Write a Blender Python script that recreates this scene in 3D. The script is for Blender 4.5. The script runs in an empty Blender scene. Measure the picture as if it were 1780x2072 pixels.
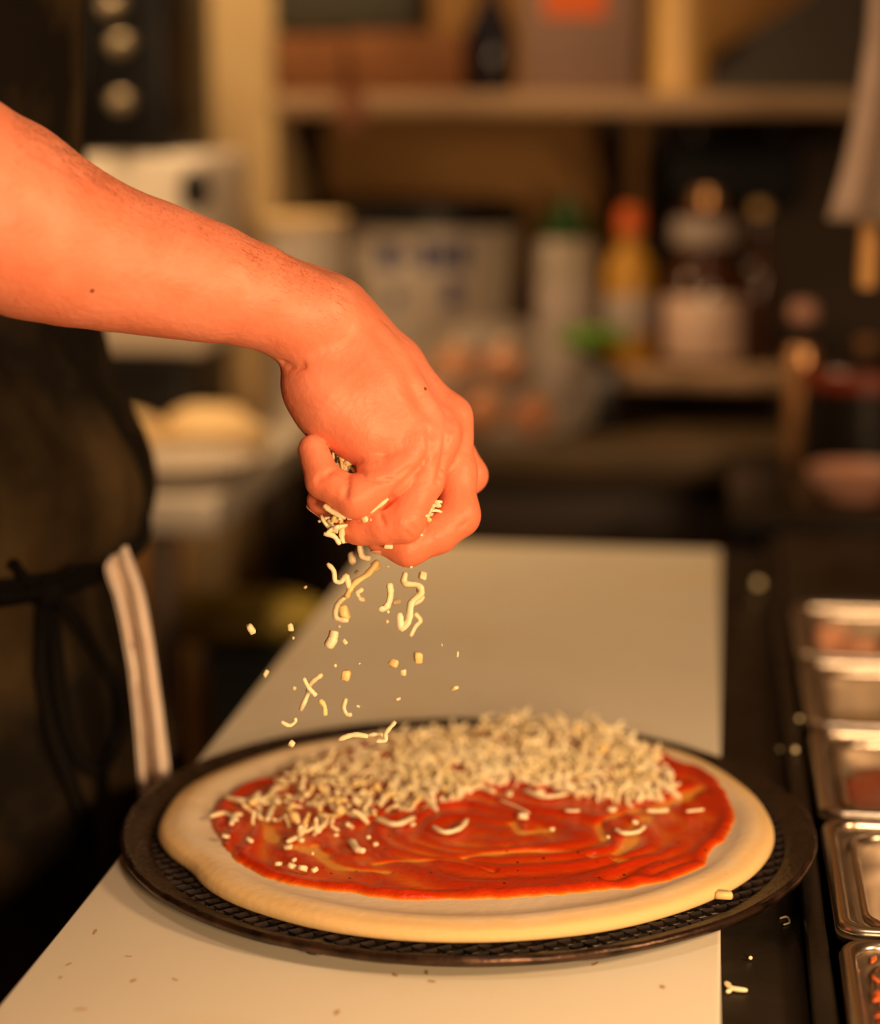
import bpy, bmesh, math, random
import numpy as np
from mathutils import Vector, Matrix
from mathutils.bvhtree import BVHTree
random.seed(7); np.random.seed(7)
SC = bpy.context.scene
COL = SC.collection

# ------------------------------------------------------------------ camera
F = 4100.0; CX, CY = 890.0, 1036.0            # focal length / centre in pixels of a 1780x2072 frame
CAM = np.array([0.0, 0.0, 1.34])
PITCH = math.atan((CY - 233.0) / F)
YAW = math.atan(((1456.0 - CX) / F) / (math.cos(PITCH) + math.sin(PITCH) * (CY - 233.0) / F))
FW = np.array([-math.sin(YAW) * math.cos(PITCH), math.cos(YAW) * math.cos(PITCH), -math.sin(PITCH)])
RT = np.array([math.cos(YAW), math.sin(YAW), 0.0])
UP = np.cross(RT, FW)
cd = bpy.data.cameras.new('camera'); cam = bpy.data.objects.new('camera', cd); COL.objects.link(cam)
cam.matrix_world = Matrix(((RT[0], UP[0], -FW[0], CAM[0]), (RT[1], UP[1], -FW[1], CAM[1]),
                           (RT[2], UP[2], -FW[2], CAM[2]), (0, 0, 0, 1)))
cd.sensor_fit = 'VERTICAL'; cd.sensor_height = 36.0; cd.lens = 36.0 * F / 2072.0
cd.clip_start = 0.05
cd.dof.use_dof = True; cd.dof.focus_distance = 1.07; cd.dof.aperture_fstop = 2.6
SC.camera = cam

def ray(x, y): return FW + RT * (x - CX) / F - UP * (y - CY) / F
def at(x, y, d): return CAM + ray(x, y) * d          # point seen at a pixel, at a depth in metres
def onz(x, y, z):                                      # point seen at a pixel, on the height z
    r = ray(x, y); return CAM + r * (z - CAM[2]) / r[2]

# ------------------------------------------------------------------ light
vs = SC.view_settings
vs.view_transform = 'Standard'; vs.look = 'None'; vs.gamma = 1.0; vs.use_curve_mapping = False
vs.exposure = 0.0
w = bpy.data.worlds.new('room_air'); SC.world = w; w.use_nodes = True
w.node_tree.nodes['Background'].inputs[0].default_value = (1.0, 0.62, 0.34, 1)
w.node_tree.nodes['Background'].inputs[1].default_value = 0.004

def area(name, loc, target, size, power, color, shape='DISK', spread=math.pi):
    l = bpy.data.lights.new(name, 'AREA'); l.shape = shape; l.size = size; l.energy = power; l.color = color
    l.spread = spread
    o = bpy.data.objects.new(name, l); COL.objects.link(o); o.location = loc
    o.rotation_euler = (Vector(target) - Vector(loc)).to_track_quat('-Z', 'Y').to_euler()
    return o
WARM = (1.0, 0.60, 0.30)
area('light_behind_camera', (0.34, -0.10, 1.26), (-0.15, 1.1, 1.0), 0.24, 16.0, WARM)
area('light_right_of_table', (0.95, 0.50, 1.58), (-0.15, 1.1, 1.0), 0.20, 12.5, WARM)
area('light_ceiling_back', (-0.75, 2.35, 2.70), (-0.75, 2.7, 0.9), 0.35, 9.0, (1.0, 0.62, 0.30), spread=1.6)
area('light_fill_left', (-1.7, 1.75, 1.95), (-0.3, 3.0, 1.2), 0.2, 3.0, (1.0, 0.62, 0.28), spread=1.6)  # added fill for the wall below the shelf, no lamp known there
area('light_ceiling_prep', (0.1, 0.45, 2.70), (-0.1, 1.1, 0.0), 0.4, 2.0, (1.0, 0.66, 0.42), spread=2.0)

# ------------------------------------------------------------------ helpers
def tag(o, label=None, cat=None, group=None, kind=None):
    if label: o['label'] = label
    if cat: o['category'] = cat
    if group: o['group'] = group
    if kind: o['kind'] = kind
    return o
def empty(name, loc=(0, 0, 0)):
    o = bpy.data.objects.new(name, None); COL.objects.link(o); o.location = loc; o.empty_display_size = 0.05
    return o
def link(name, me, mat=None, parent=None, smooth=True):
    o = bpy.data.objects.new(name, me); COL.objects.link(o)
    if mat is not None and not me.materials: me.materials.append(mat)
    if smooth and len(me.polygons): me.polygons.foreach_set('use_smooth', [True] * len(me.polygons))
    if parent is not None:
        o.parent = parent
        o.matrix_parent_inverse = Matrix.Translation(-Vector(parent.location))
    return o
def mesh(name, verts, faces):
    me = bpy.data.meshes.new(name); me.from_pydata([tuple(map(float, v)) for v in verts], [], faces); me.update()
    return me
def from_bm(name, bm):
    me = bpy.data.meshes.new(name); bm.normal_update(); bm.to_mesh(me); bm.free(); return me
def sharp(o, ang=35):
    me = o.data; bm = bmesh.new(); bm.from_mesh(me)
    for e in bm.edges:
        if len(e.link_faces) == 2 and e.calc_face_angle(0) > math.radians(ang): e.smooth = False
    bm.to_mesh(me); bm.free(); return o
def box(name, lo, hi, mat, parent=None, bevel=0.003, seg=2):
    bm = bmesh.new(); bmesh.ops.create_cube(bm, size=1)
    lo = Vector(lo); hi = Vector(hi)
    for v in bm.verts: v.co = Vector((lo[i] + (v.co[i] + 0.5) * (hi[i] - lo[i]) for i in range(3)))
    if bevel: bmesh.ops.bevel(bm, geom=bm.edges[:], offset=bevel, segments=seg, affect='EDGES', profile=0.5)
    return sharp(link(name, from_bm(name, bm), mat, parent))
def lathe_data(prof, n=48, center=(0, 0, 0), close=False):
    V = []; Fc = []
    for i in range(n):
        a = 2 * math.pi * i / n
        for r, z in prof: V.append((center[0] + r * math.cos(a), center[1] + r * math.sin(a), center[2] + z))
    m = len(prof)
    for i in range(n):
        j = (i + 1) % n
        for k in range(m if close else m - 1):
            k2 = (k + 1) % m
            Fc.append((i * m + k, j * m + k, j * m + k2, i * m + k2))
    return V, Fc
def lathe(name, prof, mat, center=(0, 0, 0), n=48, parent=None, close=False, ang=40):
    V, Fc = lathe_data(prof, n, center, close)
    me = mesh(name, V, Fc)
    bm = bmesh.new(); bm.from_mesh(me); bmesh.ops.remove_doubles(bm, verts=bm.verts, dist=1e-6)
    bmesh.ops.recalc_face_normals(bm, faces=bm.faces); bm.to_mesh(me); bm.free()
    return sharp(link(name, me, mat, parent), ang)
def tube_data(pts, rad, n=8, flat=1.0, up=(0, 0, 1), cap=True):
    """round or flattened tube through points; rad may be a list"""
    pts = [np.array(p, float) for p in pts]; m = len(pts)
    rad = [rad] * m if np.isscalar(rad) else rad
    V = []; Fc = []; prev = np.array(up, float)
    for i, p in enumerate(pts):
        t = pts[min(i + 1, m - 1)] - pts[max(i - 1, 0)]; t /= (np.linalg.norm(t) + 1e-12)
        b = prev - t * (prev @ t)
        if np.linalg.norm(b) < 1e-4: b = np.cross(t, [1, 0.3, 0.2])
        b /= np.linalg.norm(b); c = np.cross(t, b); prev = b
        for k in range(n):
            a = 2 * math.pi * k / n
            V.append(p + rad[i] * (b * math.cos(a) * flat + c * math.sin(a)))
    for i in range(m - 1):
        for k in range(n):
            k2 = (k + 1) % n
            Fc.append((i * n + k, i * n + k2, (i + 1) * n + k2, (i + 1) * n + k))
    if cap:
        Fc.append(tuple(reversed(range(n)))); Fc.append(tuple((m - 1) * n + k for k in range(n)))
    return V, Fc
def tube(name, pts, rad, mat, parent=None, n=8, flat=1.0, up=(0, 0, 1)):
    V, Fc = tube_data(pts, rad, n, flat, up); return sharp(link(name, mesh(name, V, Fc), mat, parent), 60)
def smooth_path(pts, n=40):
    """Catmull-Rom through points"""
    P = [np.array(p, float) for p in pts]; P = [2 * P[0] - P[1]] + P + [2 * P[-1] - P[-2]]
    out = []; m = len(P) - 3
    for i in range(n):
        u = i / (n - 1) * m; k = min(int(u), m - 1); t = u - k
        a, b, c, d = P[k:k + 4]
        out.append(0.5 * ((2 * b) + (c - a) * t + (2 * a - 5 * b + 4 * c - d) * t * t + (3 * b - a - 3 * c + d) * t ** 3))
    return out
def join_data(parts):
    V = []; Fc = []
    for v, f in parts:
        o = len(V); V += list(v); Fc += [tuple(i + o for i in q) for q in f]
    return V, Fc
def vnoise(x, y, seed=0):
    """smooth value noise, arrays ok"""
    x = np.asarray(x, float); y = np.asarray(y, float)
    xi = np.floor(x).astype(int); yi = np.floor(y).astype(int); fx = x - xi; fy = y - yi
    fx = fx * fx * (3 - 2 * fx); fy = fy * fy * (3 - 2 * fy)
    def h(i, j):
        n = (i * 374761393 + j * 668265263 + seed * 1442695041) & 0xffffffff
        n = ((n ^ (n >> 13)) * 1274126177) & 0xffffffff
        return ((n ^ (n >> 16)) & 0xffff) / 65535.0
    return (h(xi, yi) * (1 - fx) + h(xi + 1, yi) * fx) * (1 - fy) + (h(xi, yi + 1) * (1 - fx) + h(xi + 1, yi + 1) * fx) * fy

# ------------------------------------------------------------------ materials
def mat(name, col, rough=0.6, metal=0.0, var=None, vscale=20.0, vdet=4.0, vlo=0.35, vhi=0.65, bump=0.0, bscale=60.0, bdist=0.002,
        spec=0.5, sss=0.0, srad=(1, 0.4, 0.2), sscale=0.004, trans=0.0, alpha=1.0, rvar=0.0, coat=0.0, emit=None, estr=0.0, stretch=None, sheen=0.0):
    m = bpy.data.materials.new(name); m.use_nodes = True; nt = m.node_tree; b = nt.nodes['Principled BSDF']
    b.inputs['Base Color'].default_value = (*col, 1); b.inputs['Roughness'].default_value = rough
    b.inputs['Metallic'].default_value = metal; b.inputs['Specular IOR Level'].default_value = spec
    if sss:
        b.inputs['Subsurface Weight'].default_value = sss; b.inputs['Subsurface Radius'].default_value = srad
        b.inputs['Subsurface Scale'].default_value = sscale
    if trans: b.inputs['Transmission Weight'].default_value = trans
    if alpha < 1: b.inputs['Alpha'].default_value = alpha
    if coat: b.inputs['Coat Weight'].default_value = coat; b.inputs['Coat Roughness'].default_value = 0.15
    if sheen: b.inputs['Sheen Weight'].default_value = sheen
    if emit: b.inputs['Emission Color'].default_value = (*emit, 1); b.inputs['Emission Strength'].default_value = estr
    tc = nt.nodes.new('ShaderNodeTexCoord'); vec = tc.outputs['Object']
    if stretch:
        mp = nt.nodes.new('ShaderNodeMapping'); mp.inputs['Scale'].default_value = stretch
        nt.links.new(vec, mp.inputs['Vector']); vec = mp.outputs['Vector']
    if var is not None or rvar:
        n = nt.nodes.new('ShaderNodeTexNoise'); n.inputs['Scale'].default_value = vscale; n.inputs['Detail'].default_value = vdet
        nt.links.new(vec, n.inputs['Vector'])
        r = nt.nodes.new('ShaderNodeValToRGB'); r.color_ramp.elements[0].position = vlo; r.color_ramp.elements[1].position = vhi
        r.color_ramp.elements[0].color = (*col, 1); r.color_ramp.elements[1].color = (*(var or col), 1)
        nt.links.new(n.outputs['Fac'], r.inputs['Fac'])
        if var is not None: nt.links.new(r.outputs['Color'], b.inputs['Base Color'])
        if rvar:
            mr = nt.nodes.new('ShaderNodeMapRange'); mr.inputs['From Min'].default_value = 0.3; mr.inputs['From Max'].default_value = 0.7
            mr.inputs['To Min'].default_value = max(rough - rvar, 0.03); mr.inputs['To Max'].default_value = min(rough + rvar, 1)
            nt.links.new(n.outputs['Fac'], mr.inputs['Value']); nt.links.new(mr.outputs['Result'], b.inputs['Roughness'])
    if bump:
        n2 = nt.nodes.new('ShaderNodeTexNoise'); n2.inputs['Scale'].default_value = bscale; n2.inputs['Detail'].default_value = 5
        nt.links.new(vec, n2.inputs['Vector'])
        bp = nt.nodes.new('ShaderNodeBump'); bp.inputs['Strength'].default_value = bump; bp.inputs['Distance'].default_value = bdist
        nt.links.new(n2.outputs['Fac'], bp.inputs['Height']); nt.links.new(bp.outputs['Normal'], b.inputs['Normal'])
    return m

M = {}
M['skin'] = mat('skin', (0.80, 0.245, 0.135), 0.46, var=(0.88, 0.31, 0.19), vscale=38, vdet=8, vlo=.38, vhi=.68, bump=0.5, bscale=260, bdist=0.0010,
                spec=0.4, sss=0.22, srad=(1.0, 0.32, 0.16), sscale=0.006)
M['nail'] = mat('nail', (0.85, 0.45, 0.32), 0.3, sss=0.1)
M['arm_hair'] = mat('arm_hair', (0.16, 0.07, 0.03), 0.5)
M['hair'] = mat('hair', (0.035, 0.018, 0.008), 0.5)
M['black_cloth'] = mat('black_cloth', (0.008, 0.007, 0.006), 0.9, var=(0.012, 0.010, 0.008), vscale=25, bump=0.3, bscale=900, bdist=0.0008, spec=0.06)
M['apron'] = mat('apron', (0.010, 0.0078, 0.0056), 0.9, var=(0.075, 0.050, 0.022), vscale=7, vdet=9, vlo=0.42, vhi=0.72, bump=0.4, bscale=1300, bdist=0.0008, spec=0.06)
M['apron_tie'] = mat('apron_tie', (0.006, 0.005, 0.004), 0.85, bump=0.5, bscale=1500, bdist=0.0008, spec=0.08)
M['towel'] = mat('towel', (0.80, 0.66, 0.55), 0.95, var=(0.86, 0.76, 0.66), vscale=60, bump=0.6, bscale=900, bdist=0.001, spec=0.1, sheen=0.1)
M['board'] = mat('board', (0.86, 0.82, 0.68), 0.42, var=(0.80, 0.71, 0.50), vscale=9, vdet=8, vlo=0.5, vhi=0.8, bump=0.12, bscale=300, bdist=0.0006, rvar=0.08)
M['steel'] = mat('steel', (0.62, 0.58, 0.53), 0.28, 1.0, bump=0.06, bscale=220, rvar=0.1, vscale=30)
M['black_steel'] = mat('black_steel', (0.010, 0.008, 0.006), 0.40, 0.0, var=(0.022, 0.016, 0.010), vscale=14, rvar=0.14, bump=0.15, bscale=160, spec=0.3)
M['screen'] = mat('screen', (0.008, 0.005, 0.004), 0.30, 0.0, var=(0.038, 0.019, 0.012), vscale=70, vdet=8, vlo=0.45, vhi=0.75, bump=0.6, bscale=330, bdist=0.0018, rvar=0.15, spec=0.45)
M['web'] = mat('web', (0.008, 0.006, 0.005), 0.5, spec=0.25, var=(0.025, 0.014, 0.01), vscale=80)
M['dough'] = mat('dough', (0.80, 0.66, 0.46), 0.7, var=(0.86, 0.75, 0.57), vscale=14, vdet=6, bump=0.25, bscale=170, bdist=0.0015, sss=0.12, srad=(1, .7, .4), sscale=0.005, spec=0.25)
M['cheese'] = mat('cheese', (0.90, 0.76, 0.42), 0.45, var=(0.94, 0.86, 0.60), vscale=35, sss=0.2, srad=(1, .8, .5), sscale=0.003, bump=0.2, bscale=700, bdist=0.0006)
M['cheese_yellow'] = mat('cheese_yellow', (0.92, 0.70, 0.31), 0.45, sss=0.2, srad=(1, .7, .3), sscale=0.003)

def attr_mix(m_, name, col, base_socket_from=None):
    nt = m_.node_tree; b = nt.nodes['Principled BSDF']; a = nt.nodes.new('ShaderNodeAttribute'); a.attribute_name = name
    mx = nt.nodes.new('ShaderNodeMixRGB'); mx.inputs['Color2'].default_value = (*col, 1); lk = b.inputs['Base Color'].links
    if lk: nt.links.new(lk[0].from_socket, mx.inputs['Color1'])
    nt.links.new(a.outputs['Fac'], mx.inputs['Fac']); nt.links.new(mx.outputs['Color'], b.inputs['Base Color'])
attr_mix(M['skin'], 'flush', (0.80, 0.22, 0.11)); attr_mix(M['dough'], 'rimness', (0.84, 0.60, 0.28))
def set_attr(me, name, vals):
    a = me.attributes.new(name, 'FLOAT', 'POINT'); a.data.foreach_set('value', np.asarray(vals, np.float32))
# ------------------------------------------------------------------ implicit surfaces for the body
class Field:
    def __init__(s, lo, hi, res, basis=None, org=(0, 0, 0)):
        s.lo = np.array(lo, float); s.res = res; s.n = np.ceil((np.array(hi) - s.lo) / res).astype(int) + 1
        s.B = np.eye(3) if basis is None else np.array(basis, float)      # rows are local axes
        s.org = np.array(org, float)
        s.d = np.full(s.n, 0.3, np.float32)
        s.ax = [(s.lo[i] + np.arange(s.n[i]) * res).astype(np.float32) for i in range(3)]
    def loc(s, p): return s.B @ (np.asarray(p, float) - s.org)
    def sl(s, lo, hi):
        a = np.clip(np.floor((lo - s.lo) / s.res).astype(int), 0, s.n); b = np.clip(np.ceil((hi - s.lo) / s.res).astype(int) + 1, 0, s.n)
        return tuple(slice(int(a[i]), int(b[i])) for i in range(3))
    def grid(s, S):
        return s.ax[0][S[0]][:, None, None], s.ax[1][S[1]][None, :, None], s.ax[2][S[2]][None, None, :]
    @staticmethod
    def smin(a, b, k):
        if k <= 0: return np.minimum(a, b)
        h = np.maximum(k - np.abs(a - b), 0) / k
        return np.minimum(a, b) - h * h * k * 0.25
    def cone_d(s, a, b, ra, rb, S, warp=None):
        X, Y, Z = s.grid(S)
        if warp is not None: pass
        ba = b - a; L2 = max(ba @ ba, 1e-12)
        t = np.clip(((X - a[0]) * ba[0] + (Y - a[1]) * ba[1] + (Z - a[2]) * ba[2]) / L2, 0, 1)
        q = np.sqrt((X - a[0] - t * ba[0]) ** 2 + (Y - a[1] - t * ba[1]) ** 2 + (Z - a[2] - t * ba[2]) ** 2)
        return q - (ra + (rb - ra) * t)
    def chain(s, pts, rads, k=0.004, kin=0.004):
        """a limb: cones between points blended with kin, the limb merged to the field with k"""
        P = [s.loc(p) for p in pts]; mg = max(k, kin) + max(rads) + 2 * s.res
        lo = np.min(P, 0) - mg; hi = np.max(P, 0) + mg; S = s.sl(lo, hi)
        if any(q.stop <= q.start for q in S): return
        d = None
        for i in range(len(P) - 1):
            c = s.cone_d(P[i], P[i + 1], rads[i], rads[i + 1], S)
            d = c if d is None else s.smin(d, c, kin)
        s.d[S] = s.smin(s.d[S], d, k)
    def ell(s, c, axes, rad, k=0.006, sub=False):
        """ellipsoid; axes: three world directions, rad: three radii"""
        c = s.loc(c); A = np.array([s.B @ (np.array(a, float) / np.linalg.norm(a)) for a in axes]); mg = max(rad) + k + 2 * s.res
        S = s.sl(c - mg, c + mg)
        if any(q.stop <= q.start for q in S): return
        X, Y, Z = s.grid(S); X = X - c[0]; Y = Y - c[1]; Z = Z - c[2]
        l = [(X * A[i, 0] + Y * A[i, 1] + Z * A[i, 2]) for i in range(3)]
        k0 = np.sqrt(sum((l[i] / rad[i]) ** 2 for i in range(3))); k1 = np.sqrt(sum((l[i] / rad[i] ** 2) ** 2 for i in range(3))) + 1e-9
        d = k0 * (k0 - 1) / k1
        if sub: s.d[S] = -s.smin(-s.d[S], d, k)
        else: s.d[S] = s.smin(s.d[S], d, k)
    def groove(s, pts, r, k=0.002):
        P = [s.loc(p) for p in pts]; mg = k + np.max(r) + 2 * s.res
        S = s.sl(np.min(P, 0) - mg, np.max(P, 0) + mg)
        if any(q.stop <= q.start for q in S): return
        d = None
        for i in range(len(P) - 1):
            c = s.cone_d(P[i], P[i + 1], r, r, S); d = c if d is None else np.minimum(d, c)
        s.d[S] = -s.smin(-s.d[S], d, k)
    def blur(s, it=1):
        for _ in range(it):
            for ax in range(3):
                s.d = (np.roll(s.d, 1, ax) + 2 * s.d + np.roll(s.d, -1, ax)) * 0.25
    def verts_faces(s):
        d = s.d; n = s.n; sg = d < 0
        c = np.zeros(tuple(n - 1), np.int8)
        for i in (0, 1):
            for j in (0, 1):
                for k in (0, 1):
                    c += sg[i:n[0] - 1 + i, j:n[1] - 1 + j, k:n[2] - 1 + k]
        cells = np.argwhere((c > 0) & (c < 8))
        idx = -np.ones(tuple(n - 1), np.int64); idx[tuple(cells.T)] = np.arange(len(cells))
        acc = np.zeros((len(cells), 3)); cnt = np.zeros(len(cells))
        cor = [(i, j, k) for i in (0, 1) for j in (0, 1) for k in (0, 1)]
        val = {q: d[cells[:, 0] + q[0], cells[:, 1] + q[1], cells[:, 2] + q[2]].astype(float) for q in cor}
        for q in cor:
            for ax in range(3):
                if q[ax] == 0:
                    r = list(q); r[ax] = 1; r = tuple(r)
                    a, b = val[q], val[r]; m = (a < 0) != (b < 0)
                    t = np.where(m, a / np.where(m, a - b, 1), 0)
                    pt = np.array(q, float)[None, :].repeat(len(cells), 0); pt[:, ax] += t
                    acc[m] += pt[m]; cnt[m] += 1
        V = (cells + acc / cnt[:, None]) * s.res + s.lo
        V = V @ s.B + s.org
        faces = []
        for ax in range(3):
            a = [slice(1, -1)] * 3; b = [slice(1, -1)] * 3
            a[ax] = slice(0, -1); b[ax] = slice(1, None)
            ch = sg[tuple(a)] != sg[tuple(b)]
            e = np.argwhere(ch)
            off = np.ones(3, int); off[ax] = 0; e = e + off
            u, v = [(1, 2), (2, 0), (0, 1)][ax]
            q = []
            for du, dv in ((-1, -1), (0, -1), (0, 0), (-1, 0)):
                f = e.copy(); f[:, u] += du; f[:, v] += dv; q.append(idx[f[:, 0], f[:, 1], f[:, 2]])
            q = np.stack(q, 1); ins = sg[e[:, 0], e[:, 1], e[:, 2]]
            q[~ins] = q[~ins][:, ::-1]
            faces.append(q)
        Q = np.concatenate(faces); Q = Q[(Q >= 0).all(1)]
        return V, Q
def relax(V, Q, it=2, lam=0.5):
    n = len(V); E = np.concatenate([Q[:, [0, 1]], Q[:, [1, 2]], Q[:, [2, 3]], Q[:, [3, 0]]])
    E = np.concatenate([E, E[:, ::-1]])
    for i in range(it):
        for l in (lam, -lam * 1.03):
            s = np.stack([np.bincount(E[:, 0], V[E[:, 1], c], n) for c in range(3)], 1); k = np.bincount(E[:, 0], minlength=n)[:, None]
            V = V + l * (s / np.maximum(k, 1) - V)
    return V

def largest(V, Q):
    """keep only the biggest connected piece"""
    n = len(V); lab = np.arange(n); E = np.concatenate([Q[:, [0, 1]], Q[:, [1, 2]], Q[:, [2, 3]], Q[:, [3, 0]]])
    while True:
        old = lab.copy(); m = np.minimum(lab[E[:, 0]], lab[E[:, 1]])
        np.minimum.at(lab, E[:, 0], m); np.minimum.at(lab, E[:, 1], m); lab = lab[lab]; lab = lab[lab]
        if (lab == old).all(): break
    u, c = np.unique(lab, return_counts=True); keep = lab == u[np.argmax(c)]
    idx = np.cumsum(keep) - 1; Q = Q[keep[Q[:, 0]]]; return V[keep], idx[Q]

# ---- right forearm and hand (image position + depth offset in mm from the hand's depth)
DH = 1.08; PX = F / DH
def hp(x, y, mm=0.0): return at(x, y, DH + mm / 1000.0)
def R_(px): return px / PX
HB = np.stack([RT, UP, FW]); HO = at(500, 650, DH)
def build_arm(res=0.0011):
    f = Field((-0.30, -0.145, -0.15), (0.145, 0.20, 0.085), res, HB, HO)
    # forearm, elbow, upper arm
    elbow = at(-300, 312, 0.985); shoulder = np.array([-0.545, 1.135, 1.425])
    f.chain([shoulder, elbow], [0.056, 0.046], 0.02, 0.01)
    fa = [(-120, 374, -70, 205), (0, 434, -55, 197), (75, 471, -47, 180), (150, 500, -40, 163), (225, 523, -34, 148), (300, 541, -28, 138), (360, 556, -24, 130), (420, 571, -20, 122), (510, 597, -13, 107), (575, 624, -8, 97), (625, 655, -3, 88)]
    f.chain([elbow] + [hp(x, y, mm) for x, y, mm, r in fa], [0.044] + [R_(r - 3) * (DH + mm / 1000) / DH for x, y, mm, r in fa], 0.012, 0.004)
    # flexor belly low, ulna ridge
    f.chain([hp(560, 560, 22), hp(640, 610, 25), hp(690, 660, 25)], [R_(50), R_(60), R_(56)], 0.022, 0.01)
    # palm body and the heel of the hand
    f.chain([hp(625, 655, 0), hp(700, 720, 12), hp(800, 830, 16)], [R_(84), R_(78), R_(60)], 0.012, 0.012)
    f.chain([hp(652, 772, 0), hp(682, 814, 0), hp(756, 874, -2), hp(822, 903, -2)], [R_(84), R_(80), R_(65), R_(46)], 0.008, 0.014)
    # metacarpals
    f.chain([hp(660, 640, 0), hp(760, 775, -6), hp(848, 905, -3)], [R_(60), R_(50), R_(38)], 0.012, 0.008)
    f.chain([hp(675, 630, 10), hp(790, 745, 8), hp(886, 878, 7)], [R_(58), R_(47), R_(37)], 0.011, 0.008)
    f.chain([hp(690, 628, 22), hp(805, 733, 22), hp(907, 842, 24)], [R_(55), R_(45), R_(38)], 0.011, 0.008)
    f.chain([hp(690, 640, 34), hp(800, 750, 40), hp(895, 862, 44)], [R_(52), R_(48), R_(42)], 0.012, 0.008)
    # thumb mount and thumb, on the far side
    f.chain([hp(690, 700, 38), hp(735, 830, 50), hp(790, 960, 44)], [R_(66), R_(56), R_(40)], 0.012, 0.01)
    f.chain([hp(790, 960, 44), hp(735, 1020, 26), hp(690, 1042, 13), hp(648, 1012, 7)], [R_(42), R_(38), R_(35), R_(28)], 0.004, 0.005)
    # fingers: knuckle, middle joint, end joint, tip
    # index
    f.chain([hp(897, 865, 44), hp(951, 962, 40), hp(868, 1050, 30), hp(800, 1062, 22)], [R_(42), R_(35), R_(31), R_(26)], 0.0008, 0.004)
    # middle
    f.chain([hp(907, 846, 24), hp(922, 955, 16), hp(927, 1043, 8), hp(885, 1080, 2), hp(826, 1108, -2), hp(768, 1094, 2)],
            [R_(40), R_(39), R_(40), R_(36), R_(34), R_(27)], 0.0008, 0.007)
    # ring
    f.chain([hp(886, 882, 7), hp(857, 972, -5), hp(816, 1055, -13), hp(772, 1064, -12), hp(728, 1071, -9), hp(702, 1076, -6)],
            [R_(35), R_(38), R_(39), R_(34), R_(28), R_(20)], 0.0007, 0.006)
    # little
    f.chain([hp(846, 908, -3), hp(792, 962, -12), hp(718, 1008, -18), hp(655, 973, -15), hp(633, 909, -10)],
            [R_(40), R_(42), R_(41), R_(36), R_(30)], 0.0007, 0.0025)
    f.ell(hp(759, 946, -11), (RT, UP, FW), (R_(38), R_(33), R_(40)), 0.0015)
    f.ell(hp(676, 986, -17), (RT, UP, FW), (R_(33), R_(32), R_(36)), 0.0015)
    # knuckle heads and tendons
    for c, r, mm in (((858, 905), 30, -8), ((896, 885), 28, 1), ((926, 842), 24, 16), ((652, 628), 52, -12)):
        f.ell(hp(c[0], c[1], mm), (RT, UP, FW), (R_(r), R_(r), R_(r)), 0.010)
    f.chain([hp(722, 690, -11), hp(790, 790, -13), hp(850, 892, -10)], [R_(9), R_(8), R_(12)], 0.009, 0.004)
    f.chain([hp(770, 678, -1), hp(840, 780, -1), hp(894, 872, -2)], [R_(12), R_(11), R_(14)], 0.006, 0.004)
    f.chain([hp(846, 900, -4), hp(822, 930, -7)], [R_(36), R_(38)], 0.008, 0.004)
    f.chain([hp(888, 872, 6), hp(876, 912, 2)], [R_(33), R_(34)], 0.008, 0.004)
    f.chain([hp(908, 838, 23), hp(914, 885, 20)], [R_(36), R_(36)], 0.008, 0.004)
    # skin creases, cut along the surface
    def surf(px, py):
        r = ray(px, py)
        for d in np.arange(DH - .075, DH + .06, .0005):
            ix = np.round((f.loc(CAM + r * d) - f.lo) / f.res).astype(int)
            if (ix >= 0).all() and (ix < f.n).all() and f.d[tuple(ix)] < 0: return CAM + r * d
        return None
    for pts, r, k in (([(573, 733), (586, 742), (600, 745), (613, 741)], 3.6, .003), ([(724, 936), (742, 934), (758, 933)], 2.4, .002),
                      ([(728, 952), (738, 966), (760, 974), (792, 970)], 2.4, .002), ([(806, 962), (828, 946)], 2.0, .002), ([(702, 960), (703, 980), (699, 1003)], 4.2, .0025),
                      ([(643, 972), (652, 964), (673, 951)], 3.2, .0025), ([(866, 920), (850, 945), (826, 968), (800, 995), (775, 1027)], 4.6, .003), ([(904, 876), (900, 910), (894, 940), (886, 974)], 4.6, .003),
                      ([(770, 1044), (776, 1060)], 3.0, .002), ([(822, 1076), (834, 1090)], 1.8, .002), ([(833, 1064), (845, 1078)], 1.6, .002), ([(930, 1068), (944, 1056)], 1.6, .002),
                      ([(870, 872), (873, 900)], 4.0, .006), ([(908, 838), (910, 862)], 4.0, .006)):
        dense = []
        for a, b in zip(pts[:-1], pts[1:]):
            n_ = max(2, int(math.hypot(b[0] - a[0], b[1] - a[1]) / 5))
            dense += [(a[0] + (b[0] - a[0]) * t / n_, a[1] + (b[1] - a[1]) * t / n_) for t in range(n_)]
        q = [surf(*v) for v in dense + [pts[-1]]]; q = [v for v in q if v is not None]
        if len(q) > 1: f.groove(q, R_(r), k)
    V, Q = largest(*f.verts_faces())
    return relax(V, Q, 3), Q
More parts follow.
